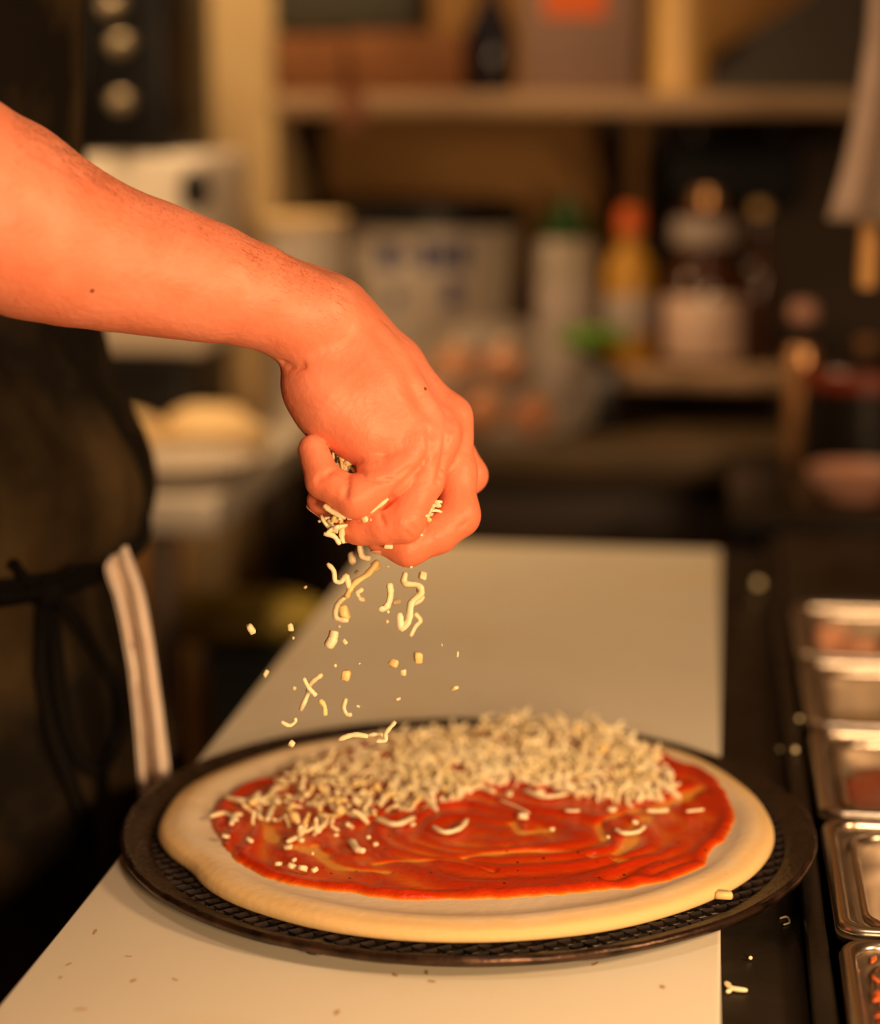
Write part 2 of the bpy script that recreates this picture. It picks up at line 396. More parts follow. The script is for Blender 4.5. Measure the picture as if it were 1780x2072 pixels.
# ------------------------------------------------------------------ the room
M['wall_tan'] = mat('wall_tan', (0.62, 0.47, 0.24), 0.75, var=(0.56, 0.42, 0.21), vscale=3, bump=0.1, bscale=80)
M['wall_back'] = mat('wall_back', (0.42, 0.23, 0.07), 0.8, var=(0.37, 0.195, 0.06), vscale=3)
M['wall_brown'] = mat('wall_brown', (0.30, 0.16, 0.07), 0.8, var=(0.24, 0.12, 0.05), vscale=4)
M['floor_tile'] = mat('floor_tile', (0.10, 0.055, 0.03), 0.5, var=(0.07, 0.04, 0.022), vscale=5, rvar=0.1)
M['ceiling_paint'] = mat('ceiling_paint', (0.55, 0.48, 0.38), 0.9)
def struct(o): o['kind'] = 'structure'; return o
X0, X1, Y0, Y1, ZC = -2.3, 1.9, -1.6, 3.20, 2.75
struct(box('floor', (X0 - .1, Y0 - .1, -0.1), (X1 + .1, Y1 + .1, 0.0), M['floor_tile'], bevel=0))
struct(box('ceiling', (X0 - .1, Y0 - .1, ZC), (X1 + .1, Y1 + .1, ZC + 0.1), M['ceiling_paint'], bevel=0))
struct(box('wall_back', (X0 - .1, Y1, 0.0), (X1 + .1, Y1 + .1, ZC), M['wall_back'], bevel=0))
struct(box('wall_left', (X0 - .1, Y0, 0.0), (X0, Y1, ZC), M['wall_brown'], bevel=0))
struct(box('wall_right', (X1, Y0, 0.0), (X1 + .1, Y1, ZC), M['wall_brown'], bevel=0))
struct(box('wall_front', (X0 - .1, Y0 - .1, 0.0), (X1 + .1, Y0, ZC), M['wall_brown'], bevel=0))

# ------------------------------------------------------------------ prep table with the white board
ZB = 0.92
t = empty('prep_table', (0.1, 1.3, 0.0))
tag(t, 'black-topped steel prep table under the white board, with a rail of sunken pans', 'prep table')
ST, BS = M['steel'], M['black_steel']
box('cabinet', (-0.31, 0.55, 0.10), (0.62, 2.02, 0.70), BS, t)
box('front_panel', (-0.31, 0.55, 0.7005), (0.06, 2.02, 0.8615), BS, t)
box('rear_panel', (0.2455, 0.55, 0.7005), (0.62, 2.02, 0.8615), BS, t)
for (x, y) in ((-0.26, 0.62), (-0.26, 1.95), (0.56, 0.62), (0.56, 1.95)):
    lathe('leg', [(0, 0), (0.03, 0), (0.03, 0.01), (0.02, 0.02), (0.02, 0.11), (0, 0.11)], ST, (x, y, 0), 16, t)
box('worktop', (-0.325, 0.53, 0.862), (0.0555, 2.04, 0.9055), BS, t, 0.002)
box('rail', (0.0565, 0.53, 0.862), (0.0675, 2.04, 0.917), BS, t, 0.0025)
box('back_ledge', (0.245, 0.53, 0.862), (0.62, 2.04, 0.912), BS, t, 0.003)
box('well_end', (0.068, 1.75, 0.862), (0.2445, 2.04, 0.925), BS, t, 0.003)
box('well_end', (0.068, 0.53, 0.862), (0.2445, 0.825, 0.914), BS, t, 0.003)
bd = box('cutting_board', (-0.333, 0.60, 0.9062), (0.0115, 1.972, ZB), M['board'], None, 0.0022, 3)
tag(bd, 'long white plastic cutting board with faint stains along the prep table', 'cutting board')
# knife scars and food stains that lie in the plastic
sm = mat('board_stain', (0.60, 0.36, 0.17), 0.5)
V = []; Fc = []
for i in range(34):
    x = random.uniform(-0.32, 0.0); y = random.choice([random.uniform(0.83, 1.0), random.uniform(0.83, 1.9)])
    if (x + .137) ** 2 + (y - 1.157) ** 2 < 0.21 ** 2: continue
    a = random.uniform(0, 3.14); L = random.uniform(0.001, 0.004); wd = random.uniform(0.0006, 0.0014); o = len(V)
    for k in range(8):
        b = k * math.pi / 4; u = L * math.cos(b); v = wd * math.sin(b) * random.uniform(.6, 1.3)
        V.append((x + u * math.cos(a) - v * math.sin(a), y + u * math.sin(a) + v * math.cos(a), ZB + 0.00025))
    Fc.append(tuple(o + k for k in range(8)))
link('crumb_stains', mesh('crumb_stains', V, Fc), sm, bd, False)['kind'] = 'stuff'

# steel pans in the rail
def rring(cx, cy, w, h, r, z, n=6):
    out = []
    for qx, qy, a0 in ((1, 1, 0), (-1, 1, 90), (-1, -1, 180), (1, -1, 270)):
        for k in range(n + 1):
            a = math.radians(a0 + 90 * k / n)
            out.append((cx + qx * (w / 2 - r) + r * math.cos(a), cy + qy * (h / 2 - r) + r * math.sin(a), z))
    return out
def loft(rings, cap0=False, cap1=True):
    m = len(rings[0]); V = [p for r in rings for p in r]; Fc = []
    for i in range(len(rings) - 1):
        for k in range(m):
            k2 = (k + 1) % m; Fc.append((i * m + k, i * m + k2, (i + 1) * m + k2, (i + 1) * m + k))
    if cap0: Fc.append(tuple(reversed(range(m))))
    if cap1: Fc.append(tuple((len(rings) - 1) * m + k for k in range(m)))
    return V, Fc
def fill(cx, cy, w, h, r, z, amp, sc, seed):
    n = 26; V = []; Fc = []
    for i in range(n):
        for j in range(n):
            u = -1 + 2 * i / (n - 1); v = -1 + 2 * j / (n - 1)
            # squircle map
            x = u * math.sqrt(max(1 - 0.28 * v * v, 0)); y = v * math.sqrt(max(1 - 0.28 * u * u, 0))
            X = cx + x * w / 2; Y = cy + y * h / 2
            V.append((X, Y, z + amp * (float(vnoise(X * sc, Y * sc, seed)) - .5) * 2 - (0.004 if max(abs(u), abs(v)) > .97 else 0)))
    for i in range(n - 1):
        for j in range(n - 1): Fc.append((i * n + j, (i + 1) * n + j, (i + 1) * n + j + 1, i * n + j + 1))
    return V, Fc
PW, PH, PXC = 0.172, 0.176, 0.158
M['steel_pan'] = mat('steel_pan', (0.26, 0.20, 0.14), 0.55, 1.0, bump=0.05, bscale=150, rvar=0.08, vscale=40)  # same steel as the rims, colour darkened for the shaded insides
M['lit_rim_steel'] = mat('lit_rim_steel', (0.72, 0.64, 0.54), 0.26, 1.0, bump=0.05, bscale=150)  # pan steel again, colour lightened where the rims catch light
M['red_sauce'] = mat('red_sauce', (0.55, 0.06, 0.012), 0.25, var=(0.42, 0.04, 0.008), vscale=60, bump=0.4, bscale=120, bdist=0.003)
M['brown_sauce'] = mat('brown_sauce', (0.30, 0.07, 0.025), 0.4, var=(0.22, 0.05, 0.02), vscale=60, bump=0.3, bscale=150)
M['meat'] = mat('meat', (0.62, 0.26, 0.15), 0.4, var=(0.70, 0.36, 0.20), vscale=40, bump=0.4, bscale=200)
M['pale_brine'] = mat('pale_brine', (0.42, 0.27, 0.10), 0.18, var=(0.34, 0.21, 0.07), vscale=30)
labels = ['steel pan nearest the camera holding red sauce with orange smears on its rim',
          'steel pan with shallow olive liquid and a round ladle bowl, beside the pizza screen',
          'steel pan filled with smooth reddish brown sauce, level with the pizza centre',
          'steel pan with a pale dry lining, second from the far end of the rail',
          'blurred steel pan heaped with pinkish chunks at the far end of the rail']
ys = [0.918, 1.103, 1.288, 1.473, 1.658]
for i, yc in enumerate(ys):
    p = empty('steel_pan', (PXC, yc, 0.76)); tag(p, labels[i], 'food pan', 'sunken steel pans in the rail')
    z = 0.9185
    rings = [rring(PXC, yc, PW, PH, 0.012, z - 0.004), rring(PXC, yc, PW + .001, PH + .001, 0.012, z - 0.001), rring(PXC, yc, PW - 0.003, PH - 0.003, 0.012, z), rring(PXC, yc, PW - .02, PH - .02, .022, z),
             rring(PXC, yc, PW - .026, PH - .026, .022, z - .003), rring(PXC, yc, PW - .030, PH - .030, .022, z - .02), rring(PXC, yc, PW - .032, PH - .032, .022, z - .03), rring(PXC, yc, PW - .038, PH - .038, .022, z - .034),
             rring(PXC, yc, PW - .05, PH - .05, .03, z - .14), rring(PXC, yc, PW - .066, PH - .066, .03, z - .15)]
    V, Fc = loft(rings); body = sharp(link('body', mesh('pan_body', V, Fc), M['steel_pan'], p), 50)
    parts = []
    ring = [rring(PXC, yc, PW - 2 * (.004 - .004 * math.cos(a)), PH - 2 * (.004 - .004 * math.cos(a)), .014, z + .001 + .0038 * math.sin(a)) for a in np.linspace(-.6, math.pi + .6, 10)]
    V, Fc = loft(ring, False, False); link('rolled_rim', mesh('rolled_rim', V, Fc), M['lit_rim_steel'], p)
    ring = [rring(PXC, yc, PW - .030 - 2 * (.0022 - .0022 * math.cos(a)), PH - .030 - 2 * (.0022 - .0022 * math.cos(a)), .020, z - .002 + .0028 * math.sin(a)) for a in np.linspace(-.3, math.pi + .3, 8)]
    V, Fc = loft(ring, False, False); link('inner_bead', mesh('inner_bead', V, Fc), M['lit_rim_steel'], p)
    if i == 0:
        V, Fc = fill(PXC, yc, PW - .034, PH - .034, .02, z - .017, .004, 60, 3); link('sauce', mesh('sauce', V, Fc), M['red_sauce'], p)
        V = []; parts = []
        for k in range(9):
            y = yc + random.uniform(-.02, .08); x = PXC - PW / 2 + random.uniform(0.004, 0.020)
            pts = [(x + random.uniform(-.001, .001) + s * random.uniform(-.003, .003), y + s * random.uniform(.002, .006), z + .0008) for s in (-1, 0, 1)]
            parts.append(tube_data(pts, [.0006, random.uniform(.001, .0026), .0005], 6, .5))
        pts = [(PXC - .066, yc + .065 - .012 * s, z - .001 - .0035 * s) for s in range(6)]
        parts.append(tube_data(pts, [.001, .002, .003, .0045, .006, .003], 6, .5))
        V, Fc = join_data(parts); o = link('smear', mesh('smear', V, Fc), mat('orange_smear', (0.75, 0.13, 0.02), 0.3), p); o['label'] = 'orange red food smears on the rim'
    elif i == 1:
        V, Fc = fill(PXC, yc, PW - .045, PH - .045, .02, z - .060, .0005, 40, 5); link('liquid', mesh('liquid', V, Fc), M['pale_brine'], p)
        bw = lathe('ladle_bowl', [(0.0, .0), (.020, .002), (.033, .010), (.040, .022), (.0425, .028), (.041, .028), (.032, .011), (.019, .004), (0, .002)], M['steel_pan'], (0, 0, 0), 40)
        bw.location = (PXC + .012, yc - .012, z - .0595)
        tag(bw, 'round steel ladle bowl resting in the olive liquid', 'ladle')
    elif i == 2:
        V, Fc = fill(PXC, yc, PW - .034, PH - .034, .02, z - .016, .0018, 50, 9); link('sauce', mesh('sauce', V, Fc), M['brown_sauce'], p)
    elif i == 3:
        V, Fc = fill(PXC, yc, PW - .045, PH - .045, .02, z - .030, .004, 45, 12); link('lining', mesh('lining', V, Fc), M['pale_brine'], p)
    elif i == 4:
        V, Fc = fill(PXC, yc, PW - .034, PH - .034, .02, z - .022, .003, 60, 15); link('sauce', mesh('sauce', V, Fc), M['brown_sauce'], p)
        for k in range(11):
            cx = PXC - .055 + .028 * (k % 5) + random.uniform(-.006, .006); cy = yc - .045 + .04 * (k // 5) + random.uniform(-.008, .008)
            bm = bmesh.new(); bmesh.ops.create_icosphere(bm, subdivisions=2, radius=1)
            s = (random.uniform(.012, .017), random.uniform(.011, .016), random.uniform(.009, .013))
            for v in bm.verts:
                q = 1 + .25 * (float(vnoise(v.co.x * 2 + k * 7, v.co.y * 2 + v.co.z * 1.7, 5)) - .5) * 2
                v.co = Vector((v.co.x * s[0] * q, v.co.y * s[1] * q, v.co.z * s[2] * q))
            o = link('meat_chunk', from_bm('meat_chunk', bm), M['meat']); o.location = (cx, cy, z - .014 + random.uniform(0, .004))
            tag(o, 'pinkish meat chunk in the blurred far steel pan', 'meat', 'pinkish chunks in the far pan')
# crumbs that lie on the black strip
for (px, py, s) in ((1578, 1522, 2.2), (1607, 1556, 2.4), (1615, 1490, 2.0), (1518, 1942, 1.3), (1532, 1190, 5.0)):
    q = onz(px, py, 0.9065); bm = bmesh.new(); bmesh.ops.create_icosphere(bm, subdivisions=1, radius=s / 1000)
    for v in bm.verts: v.co *= random.uniform(.75, 1.2)
    o = link('crumb', from_bm('crumb', bm), M['cheese']); o.location = (q[0], q[1], 0.9065 + s / 1200 if not (q[0] > .0565) else 0.918 + s / 1200)
    tag(o, 'tiny pale crumb on the black strip beside the board', 'crumb', 'crumbs on the black strip')
# ------------------------------------------------------------------ pizza screen
PC = np.array([-0.1368, 1.1315]); PRAD = 0.2
scr = empty('pizza_screen', (PC[0], PC[1], ZB)); tag(scr, 'round black pizza screen with a wide worn rim under the dough', 'pizza screen')
prof = [(.1800, .0056), (.1815, .0068), (.1860, .0082), (.1930, .0100), (.1985, .0118), (.2010, .0128), (.2030, .0122), (.2038, .0100), (.2030, .0078),
        (.2010, .0070), (.1985, .0085), (.1930, .0062), (.1860, .0035), (.1830, .0008), (.1800, .0006)]
prof = [(.1845 + (r - .18) * .76, z) for r, z in prof]
V, Fc = lathe_data(prof, 180, (PC[0], PC[1], ZB), True)
V = [(x, y, z + (.0009 * (float(vnoise(math.atan2(y - PC[1], x - PC[0]) * 9, z * 300, 4)) - .5)) if z > ZB + .004 else z) for x, y, z in V]
link('rim', mesh('rim', V, Fc), M['screen'], scr)
a_ = np.linspace(0, 2 * math.pi, 8, endpoint=False)
V, Fc = lathe_data([(.2012 + .0019 * math.cos(t_), .0103 + .0024 * math.sin(t_)) for t_ in a_], 180, (PC[0], PC[1], ZB), True)
V = [(x + .0004 * (float(vnoise(x * 150, y * 150, 4)) - .5), y, z + .0006 * (float(vnoise(x * 190, y * 190, 14)) - .5)) for x, y, z in V]
link('edge_bead', mesh('edge_bead', V, Fc), mat('worn_bead', (0.10, 0.055, 0.035), 0.27, 0.7, var=(0.02, 0.012, 0.008), vscale=60, bump=.3, bscale=300, bdist=.001), scr)['label'] = 'rubbed shiny brown bead round the rim'
# expanded metal web, seen round the dough
sx, sy = 0.0066, 0.0056; parts = []
zz = ZB + .0052
for j in range(-36, 37):
    for i in range(-31, 32):
        s = 1 if (i + j) % 2 == 0 else -1
        a = np.array([i * sx, j * sy - s * sy * .42]); b = np.array([(i + 1) * sx, j * sy + s * sy * .42])
        r = np.linalg.norm((a + b) / 2)
        if .134 < r < .1885:
            d = (b - a) / np.linalg.norm(b - a); nrm = np.array([-d[1], d[0]]) * .0006; e = d * .0004
            V4 = []
            for q, zo in ((a - e, 0), (b + e, 0)):
                zt = .0006 * (1 if s > 0 else -1)
                V4 += [(PC[0] + q[0] + nrm[0], PC[1] + q[1] + nrm[1], zz + .0009 + zt), (PC[0] + q[0] - nrm[0], PC[1] + q[1] - nrm[1], zz + .0009 - zt),
                       (PC[0] + q[0] - nrm[0], PC[1] + q[1] - nrm[1], zz - .0007 - zt), (PC[0] + q[0] + nrm[0], PC[1] + q[1] + nrm[1], zz - .0007 + zt)]
            parts.append((V4, [(0, 4, 5, 1), (1, 5, 6, 2), (2, 6, 7, 3), (3, 7, 4, 0), (0, 1, 2, 3), (7, 6, 5, 4)]))
V, Fc = join_data(parts); o = link('wire_web', mesh('wire_web', V, Fc), M['web'], scr, False); o['kind'] = 'stuff'
q = onz(640, 1908, ZB + .0095)
rv = lathe('rivet', [(0, .0022), (.003, .0020), (.0050, .0008), (.0056, 0), (.0056, -.003)], M['screen'], (q[0], q[1], ZB + .0082), 20, scr)

# ------------------------------------------------------------------ dough and sauce
def polar(pts_px, z):
    a = []
    for x, y in pts_px:
        q = onz(x, y, z)[:2] - PC; a.append((math.atan2(q[1], q[0]), math.hypot(*q)))
    a.sort(); th = np.array([t for t, _ in a]); r = np.array([r for _, r in a])
    th = np.concatenate([th - 2 * math.pi, th, th + 2 * math.pi]); r = np.concatenate([r, r, r])
    def f(t): return np.interp(t, th, r)
    return f
def smooth_polar(f, n, it):
    t = np.arange(n) * 2 * math.pi / n - math.pi; r = f(t)
    for _ in range(it): r = (np.roll(r, 1) + 2 * r + np.roll(r, -1)) / 4
    return t, r
dough_px = [(318, 1680), (335, 1640), (370, 1600), (450, 1560), (560, 1527), (700, 1499), (900, 1480), (1100, 1474), (1250, 1494), (1400, 1533), (1500, 1592), (1555, 1652), (1567, 1690),
            (1555, 1730), (1520, 1768), (1450, 1808), (1350, 1845), (1250, 1870), (1100, 1890), (950, 1897), (800, 1892), (650, 1872), (550, 1847), (460, 1815), (410, 1785), (385, 1752), (345, 1727), (322, 1702)]
ZD = ZB + .0068
NT = 240
th, rd = smooth_polar(polar(dough_px, ZB + .011), NT, 6)
def dough_h(u, t, r):            # u = fraction of the radius
    x = PC[0] + r * np.cos(t); y = PC[1] + r * np.sin(t)
    flat = .0060 + .0012 * (vnoise(x * 30, y * 30, 2) - .5)
    rim = .0036 * np.exp(-((u - .925) / .055) ** 2) * (.75 + .6 * vnoise(t * 2.2 + 9, t * 0 + 3, 8))
    return ZD + flat + rim
us = np.array([0, .1, .2, .3, .4, .5, .58, .65, .72, .78, .82, .86, .89, .92, .945, .965, .98, .991, .998, 1.0])
V = []; Fc = []
edge0 = dough_h(us[15], th, rd * us[15])
for k, u in enumerate(us):
    r = rd * u
    z = dough_h(u, th, r)
    if k > 15:
        e = (u - us[15]) / (1 - us[15]); z = ZD + (edge0 - ZD) * np.sqrt(np.maximum(1 - e ** 2.2, 0)) * .72 + (edge0 - ZD) * .28
    V += [(PC[0] + r[i] * math.cos(th[i]), PC[1] + r[i] * math.sin(th[i]), z[i]) for i in range(NT)]
for fr, zz_ in ((.994, .0008), (.975, .0)):      # tucked under
    r = rd * fr; V += [(PC[0] + r[i] * math.cos(th[i]), PC[1] + r[i] * math.sin(th[i]), ZD + zz_) for i in range(NT)]
V += [(PC[0], PC[1], ZD)]
m = len(us) + 2
for k in range(m - 1):
    for i in range(NT):
        j = (i + 1) % NT; Fc.append((k * NT + i, (k + 1) * NT + i, (k + 1) * NT + j, k * NT + j))
c = len(V) - 1
for i in range(NT): Fc.append(((m - 1) * NT + i, c, (m - 1) * NT + (i + 1) % NT))
pz = empty('pizza', (PC[0], PC[1], ZD)); tag(pz, 'raw pizza on the black screen, red sauce swirled over pale dough', 'pizza')
me = mesh('dough', V, Fc); bm = bmesh.new(); bm.from_mesh(me); bmesh.ops.remove_doubles(bm, verts=bm.verts, dist=1e-6); bmesh.ops.recalc_face_normals(bm, faces=bm.faces); bm.to_mesh(me); bm.free()
nv = np.array([v.co[:] for v in me.vertices]); tv = np.arctan2(nv[:, 1] - PC[1], nv[:, 0] - PC[0]); uv = np.hypot(nv[:, 0] - PC[0], nv[:, 1] - PC[1]) / np.interp(tv, th, rd)
set_attr(me, 'rimness', np.clip((uv - .90) / .07 + .5 * (vnoise(nv[:, 0] * 60, nv[:, 1] * 60, 7) - .5), 0, 1))
link('dough', me, M['dough'], pz)

sauce_px = [(424, 1655), (438, 1622), (480, 1592), (560, 1563), (620, 1537), (700, 1517), (800, 1494), (950, 1487), (1100, 1483), (1250, 1503), (1360, 1537), (1440, 1572), (1462, 1602), (1486, 1640), (1482, 1680),
            (1440, 1722), (1412, 1762), (1340, 1785), (1250, 1797), (1100, 1810), (950, 1816), (780, 1814), (700, 1802), (600, 1791), (520, 1767), (480, 1747), (455, 1712), (445, 1695), (426, 1668)]
ZS = ZD + .0067
NS, NR = 420, 110
ts, rs = smooth_polar(polar(sauce_px, ZS + .0005), NS, 8)
rs = rs + .0022 * (vnoise(ts * 14, ts * 0, 3) - .5) + .0016 * (vnoise(ts * 40, ts * 0 + 5, 6) - .5)
V = []; thick = []
ctr = onz(1010, 1690, ZS)[:2]
for k in range(NR + 1):
    u = k / NR; r = rs * u; x = PC[0] + r * np.cos(ts); y = PC[1] + r * np.sin(ts)
    q = np.hypot(x - ctr[0], (y - ctr[1])); a = np.arctan2(y - ctr[1], x - ctr[0])
    ph = (q - .0185 * a / (2 * math.pi)) / .0185 + 2.0 * (vnoise(x * 20, y * 20, 31) - .5)
    rid = .5 + .5 * np.cos(ph * 2 * math.pi)
    amp = np.clip(.40 + 1.5 * (vnoise(x * 16 + 3, y * 16, 12) - .35), 0, 1.0)
    amp = amp * np.clip(q / .055, .15, 1)
    h = .0011 + .0022 * rid * amp + .0007 * (vnoise(x * 120, y * 120, 9) - .5) + .0009 * (vnoise(x * 45, y * 45, 19) - .5)
    # bare streaks pulled by the ladle
    for (p0, p1, wd) in (((1415, 1600), (1255, 1742), .0052), ((1240, 1742), (940, 1738), .0022), ((540, 1660), (660, 1730), .0042), ((1040, 1668), (1115, 1680), .004), ((1000, 1768), (760, 1750), .0018), ((1290, 1640), (1225, 1700), .0026), ((640, 1712), (780, 1768), .0026)):
        A = onz(*p0, ZS)[:2]; B = onz(*p1, ZS)[:2]; ab = B - A
        tt = np.clip(((x - A[0]) * ab[0] + (y - A[1]) * ab[1]) / (ab @ ab), 0, 1)
        bowy = .012 * np.sin(tt * math.pi)
        dd = np.hypot(x - A[0] - tt * ab[0] - bowy * ab[1] / np.linalg.norm(ab), y - A[1] - tt * ab[1] + bowy * ab[0] / np.linalg.norm(ab))
        h = h - .0022 * np.exp(-(dd / wd) ** 2) * (.5 + .9 * vnoise(x * 60, y * 60, 41))
    edge = np.clip((1 - u) * rs / .006, 0, 1); lip = .0014 * np.exp(-(((1 - u) * rs - .006) / .004) ** 2)
    h = (np.maximum(h, .0002) + lip) * np.sqrt(edge)
    zb_ = dough_h(np.minimum(r / np.interp(ts, th, rd), 1), ts, r)
    V += list(zip(x, y, zb_ + h + (.0002 if k < NR else -.0004))); thick += list(h)
Fc = []
for k in range(NR):
    for i in range(NS):
        j = (i + 1) % NS; Fc.append((k * NS + i, (k + 1) * NS + i, (k + 1) * NS + j, k * NS + j))
me = mesh('sauce', V, Fc)
at_ = me.attributes.new('thickness', 'FLOAT', 'POINT'); at_.data.foreach_set('value', np.array(thick, np.float32))
ms = mat('tomato_sauce', (0.62, 0.05, 0.006), 0.19, bump=0.5, bscale=300, bdist=0.0014, spec=0.38)
nt = ms.node_tree; an = nt.nodes.new('ShaderNodeAttribute'); an.attribute_name = 'thickness'
mr = nt.nodes.new('ShaderNodeMapRange'); mr.inputs['From Min'].default_value = .0002; mr.inputs['From Max'].default_value = .0022
rp = nt.nodes.new('ShaderNodeValToRGB'); el = rp.color_ramp.elements
el[0].position = 0; el[0].color = (.84, .36, .06, 1); el[1].position = 1; el[1].color = (.56, .030, .002, 1)
e = el.new(.30); e.color = (.74, .13, .008, 1); e = el.new(.55); e.color = (.68, .058, .003, 1)
# dark herb flecks
tc = nt.nodes.new('ShaderNodeTexCoord'); vo = nt.nodes.new('ShaderNodeTexVoronoi'); vo.inputs['Scale'].default_value = 130
lt = nt.nodes.new('ShaderNodeMath'); lt.operation = 'LESS_THAN'; lt.inputs[1].default_value = .13
gt = nt.nodes.new('ShaderNodeTexNoise'); gt.inputs['Scale'].default_value = 55
g2 = nt.nodes.new('ShaderNodeMath'); g2.operation = 'GREATER_THAN'; g2.inputs[1].default_value = .50
mu = nt.nodes.new('ShaderNodeMath'); mu.operation = 'MULTIPLY'
mx = nt.nodes.new('ShaderNodeMixRGB'); mx.inputs['Color2'].default_value = (.05, .008, .004, 1)
L = nt.links.new
L(an.outputs['Fac'], mr.inputs['Value']); L(mr.outputs['Result'], rp.inputs['Fac']); L(tc.outputs['Object'], vo.inputs['Vector']); L(tc.outputs['Object'], gt.inputs['Vector'])
L(vo.outputs['Distance'], lt.inputs[0]); L(gt.outputs['Fac'], g2.inputs[0]); L(lt.outputs[0], mu.inputs[0]); L(g2.outputs[0], mu.inputs[1])
L(mu.outputs[0], mx.inputs['Fac']); L(rp.outputs['Color'], mx.inputs['Color1']); L(mx.outputs['Color'], nt.nodes['Principled BSDF'].inputs['Base Color'])
o = link('sauce', me, ms, pz); o['label'] = 'glossy red tomato sauce in ladle swirls'

# ------------------------------------------------------------------ cheese
def strand(L, r, bend, seg=6, n=5, seed=0):
    rg = random.Random(seed); p = np.zeros(3); d = np.array([1.0, 0, 0]); pts = [p.copy()]
    kx, kz = rg.uniform(-1, 1) * bend, rg.uniform(-1, 1) * bend * .5
    for i in range(seg):
        d = d + np.array([0, kx + rg.uniform(-.5, .5) * bend, kz + rg.uniform(-.4, .4) * bend]); d /= np.linalg.norm(d)
        p = p + d * L / seg; pts.append(p.copy())
    c = np.mean(pts, 0); pts = [q - c for q in pts]
    rad = [r * rg.uniform(.75, 1.15) for _ in pts]; rad[0] *= .6; rad[-1] *= .65
    return tube_data(pts, rad, n, rg.uniform(.6, 1.0))
def chunk(s, seed):
    rg = random.Random(seed); bm = bmesh.new(); bmesh.ops.create_cube(bm, size=1)
    bmesh.ops.bevel(bm, geom=bm.edges[:], offset=.16, segments=1, affect='EDGES')
    sc_ = (rg.uniform(.8, 1.5), rg.uniform(.7, 1.1), rg.uniform(.5, .9))
    for v in bm.verts: v.co = Vector((v.co[i] * s * sc_[i] * rg.uniform(.82, 1.18) for i in range(3)))
    V = [tuple(v.co) for v in bm.verts]; bm.verts.index_update(); Fq = [tuple(v.index for v in f.verts) for f in bm.faces]; bm.free(); return V, Fq
SH = []
for k in range(14): SH.append(strand(random.uniform(.008, .019), random.uniform(.0013, .0019), random.uniform(.3, .9), seed=100 + k))
for k in range(6): SH.append(chunk(random.uniform(.003, .0052), 300 + k))
SHM = []
for k, (v, f) in enumerate(SH):
    me = mesh('cheese_shred', v, f); me.materials.append(M['cheese'] if k % 5 else M['cheese_yellow'])
    if len(f) > 24: me.polygons.foreach_set('use_smooth', [True] * len(me.polygons))
    SHM.append(me)
def in_poly(x, y, P):
    c = False; j = len(P) - 1
    for i in range(len(P)):
        if (P[i][1] > y) != (P[j][1] > y) and x < (P[j][0] - P[i][0]) * (y - P[i][1]) / (P[j][1] - P[i][1]) + P[i][0]: c = not c
        j = i
    return c
heap = [(585, 1565), (650, 1535), (760, 1512), (830, 1496), (960, 1490), (1050, 1482), (1180, 1486), (1255, 1502), (1340, 1545), (1365, 1585), (1360, 1612), (1290, 1625), (1200, 1615), (1060, 1592), (985, 1590), (930, 1622), (830, 1652),
        (720, 1682), (640, 1700), (585, 1704), (520, 1680), (475, 1655), (470, 1628), (530, 1618), (560, 1600)]
ZT = ZD + .0085
def heap_h(x, y):        # thickness of the cheese over the sauce, by picture position of the footprint
    back = max(0, min(1, (1600 - y) / 90.0)); cen = math.exp(-((x - 1080) / 260.0) ** 2)
    lft = math.exp(-((x - 640) / 170.0) ** 2) * math.exp(-((y - 1620) / 60) ** 2)
    return .002 + .011 * back * (.12 + .88 * cen) + .006 * lft
rg = random.Random(5); heap_items = []
while len(heap_items) < 1250:
    x = rg.uniform(460, 1370); y = rg.uniform(1478, 1706)
    if not in_poly(x, y, heap): continue
    # thin out towards the front edge and the left
    dens = 1.0 if y < 1590 else max(.25, 1 - (y - 1590) / 120.0)
    if x < 600: dens *= .6
    if x < 800: dens *= .45
    if rg.random() > dens: continue
    h = heap_h(x, y) * rg.random(); q = onz(x, y, ZT)
    heap_items.append((q[0], q[1], ZT + .001 + h, h / .018, x, y))
def rot_for(rg, flat=.35):
    return Matrix.Rotation(rg.uniform(0, 6.28), 3, 'Z') @ Matrix.Rotation(rg.gauss(0, flat), 3, 'Y') @ Matrix.Rotation(rg.uniform(0, 6.28), 3, 'X')
heap_items.sort(key=lambda q: -(q[3] + (q[5] - 1480) / 260.0 + .25 * rg.random()))
def place(meidx, loc, rot, label, group, s=1.0, name='cheese_shred', cat='cheese'):
    o = bpy.data.objects.new(name, SHM[meidx]); COL.objects.link(o)
    o.matrix_world = Matrix.Translation(Vector(loc)) @ (rot.to_4x4() @ Matrix.Scale(s, 4))
    return tag(o, label, cat, group)
NIND = 170
for it in heap_items[:NIND]:
    place(rg.choice(range(20)), it[:3], rot_for(rg), 'pale shred in the thick cheese heap on the pizza', 'cheese heap on the pizza', rg.uniform(.8, 1.1))
parts = []
for it in heap_items[NIND:]:
    v, f = SH[rg.choice(range(20))]; R3 = np.array(rot_for(rg)) * rg.uniform(.75, 1.1)
    parts.append(([tuple(R3 @ np.array(p) + np.array(it[:3])) for p in v], f))
V, Fc = join_data(parts); o = link('cheese_heap', mesh('cheese_heap', V, Fc), M['cheese'], None, False)
tag(o, 'heap of shredded pale cheese over the far half of the pizza sauce', 'cheese', None, 'stuff')
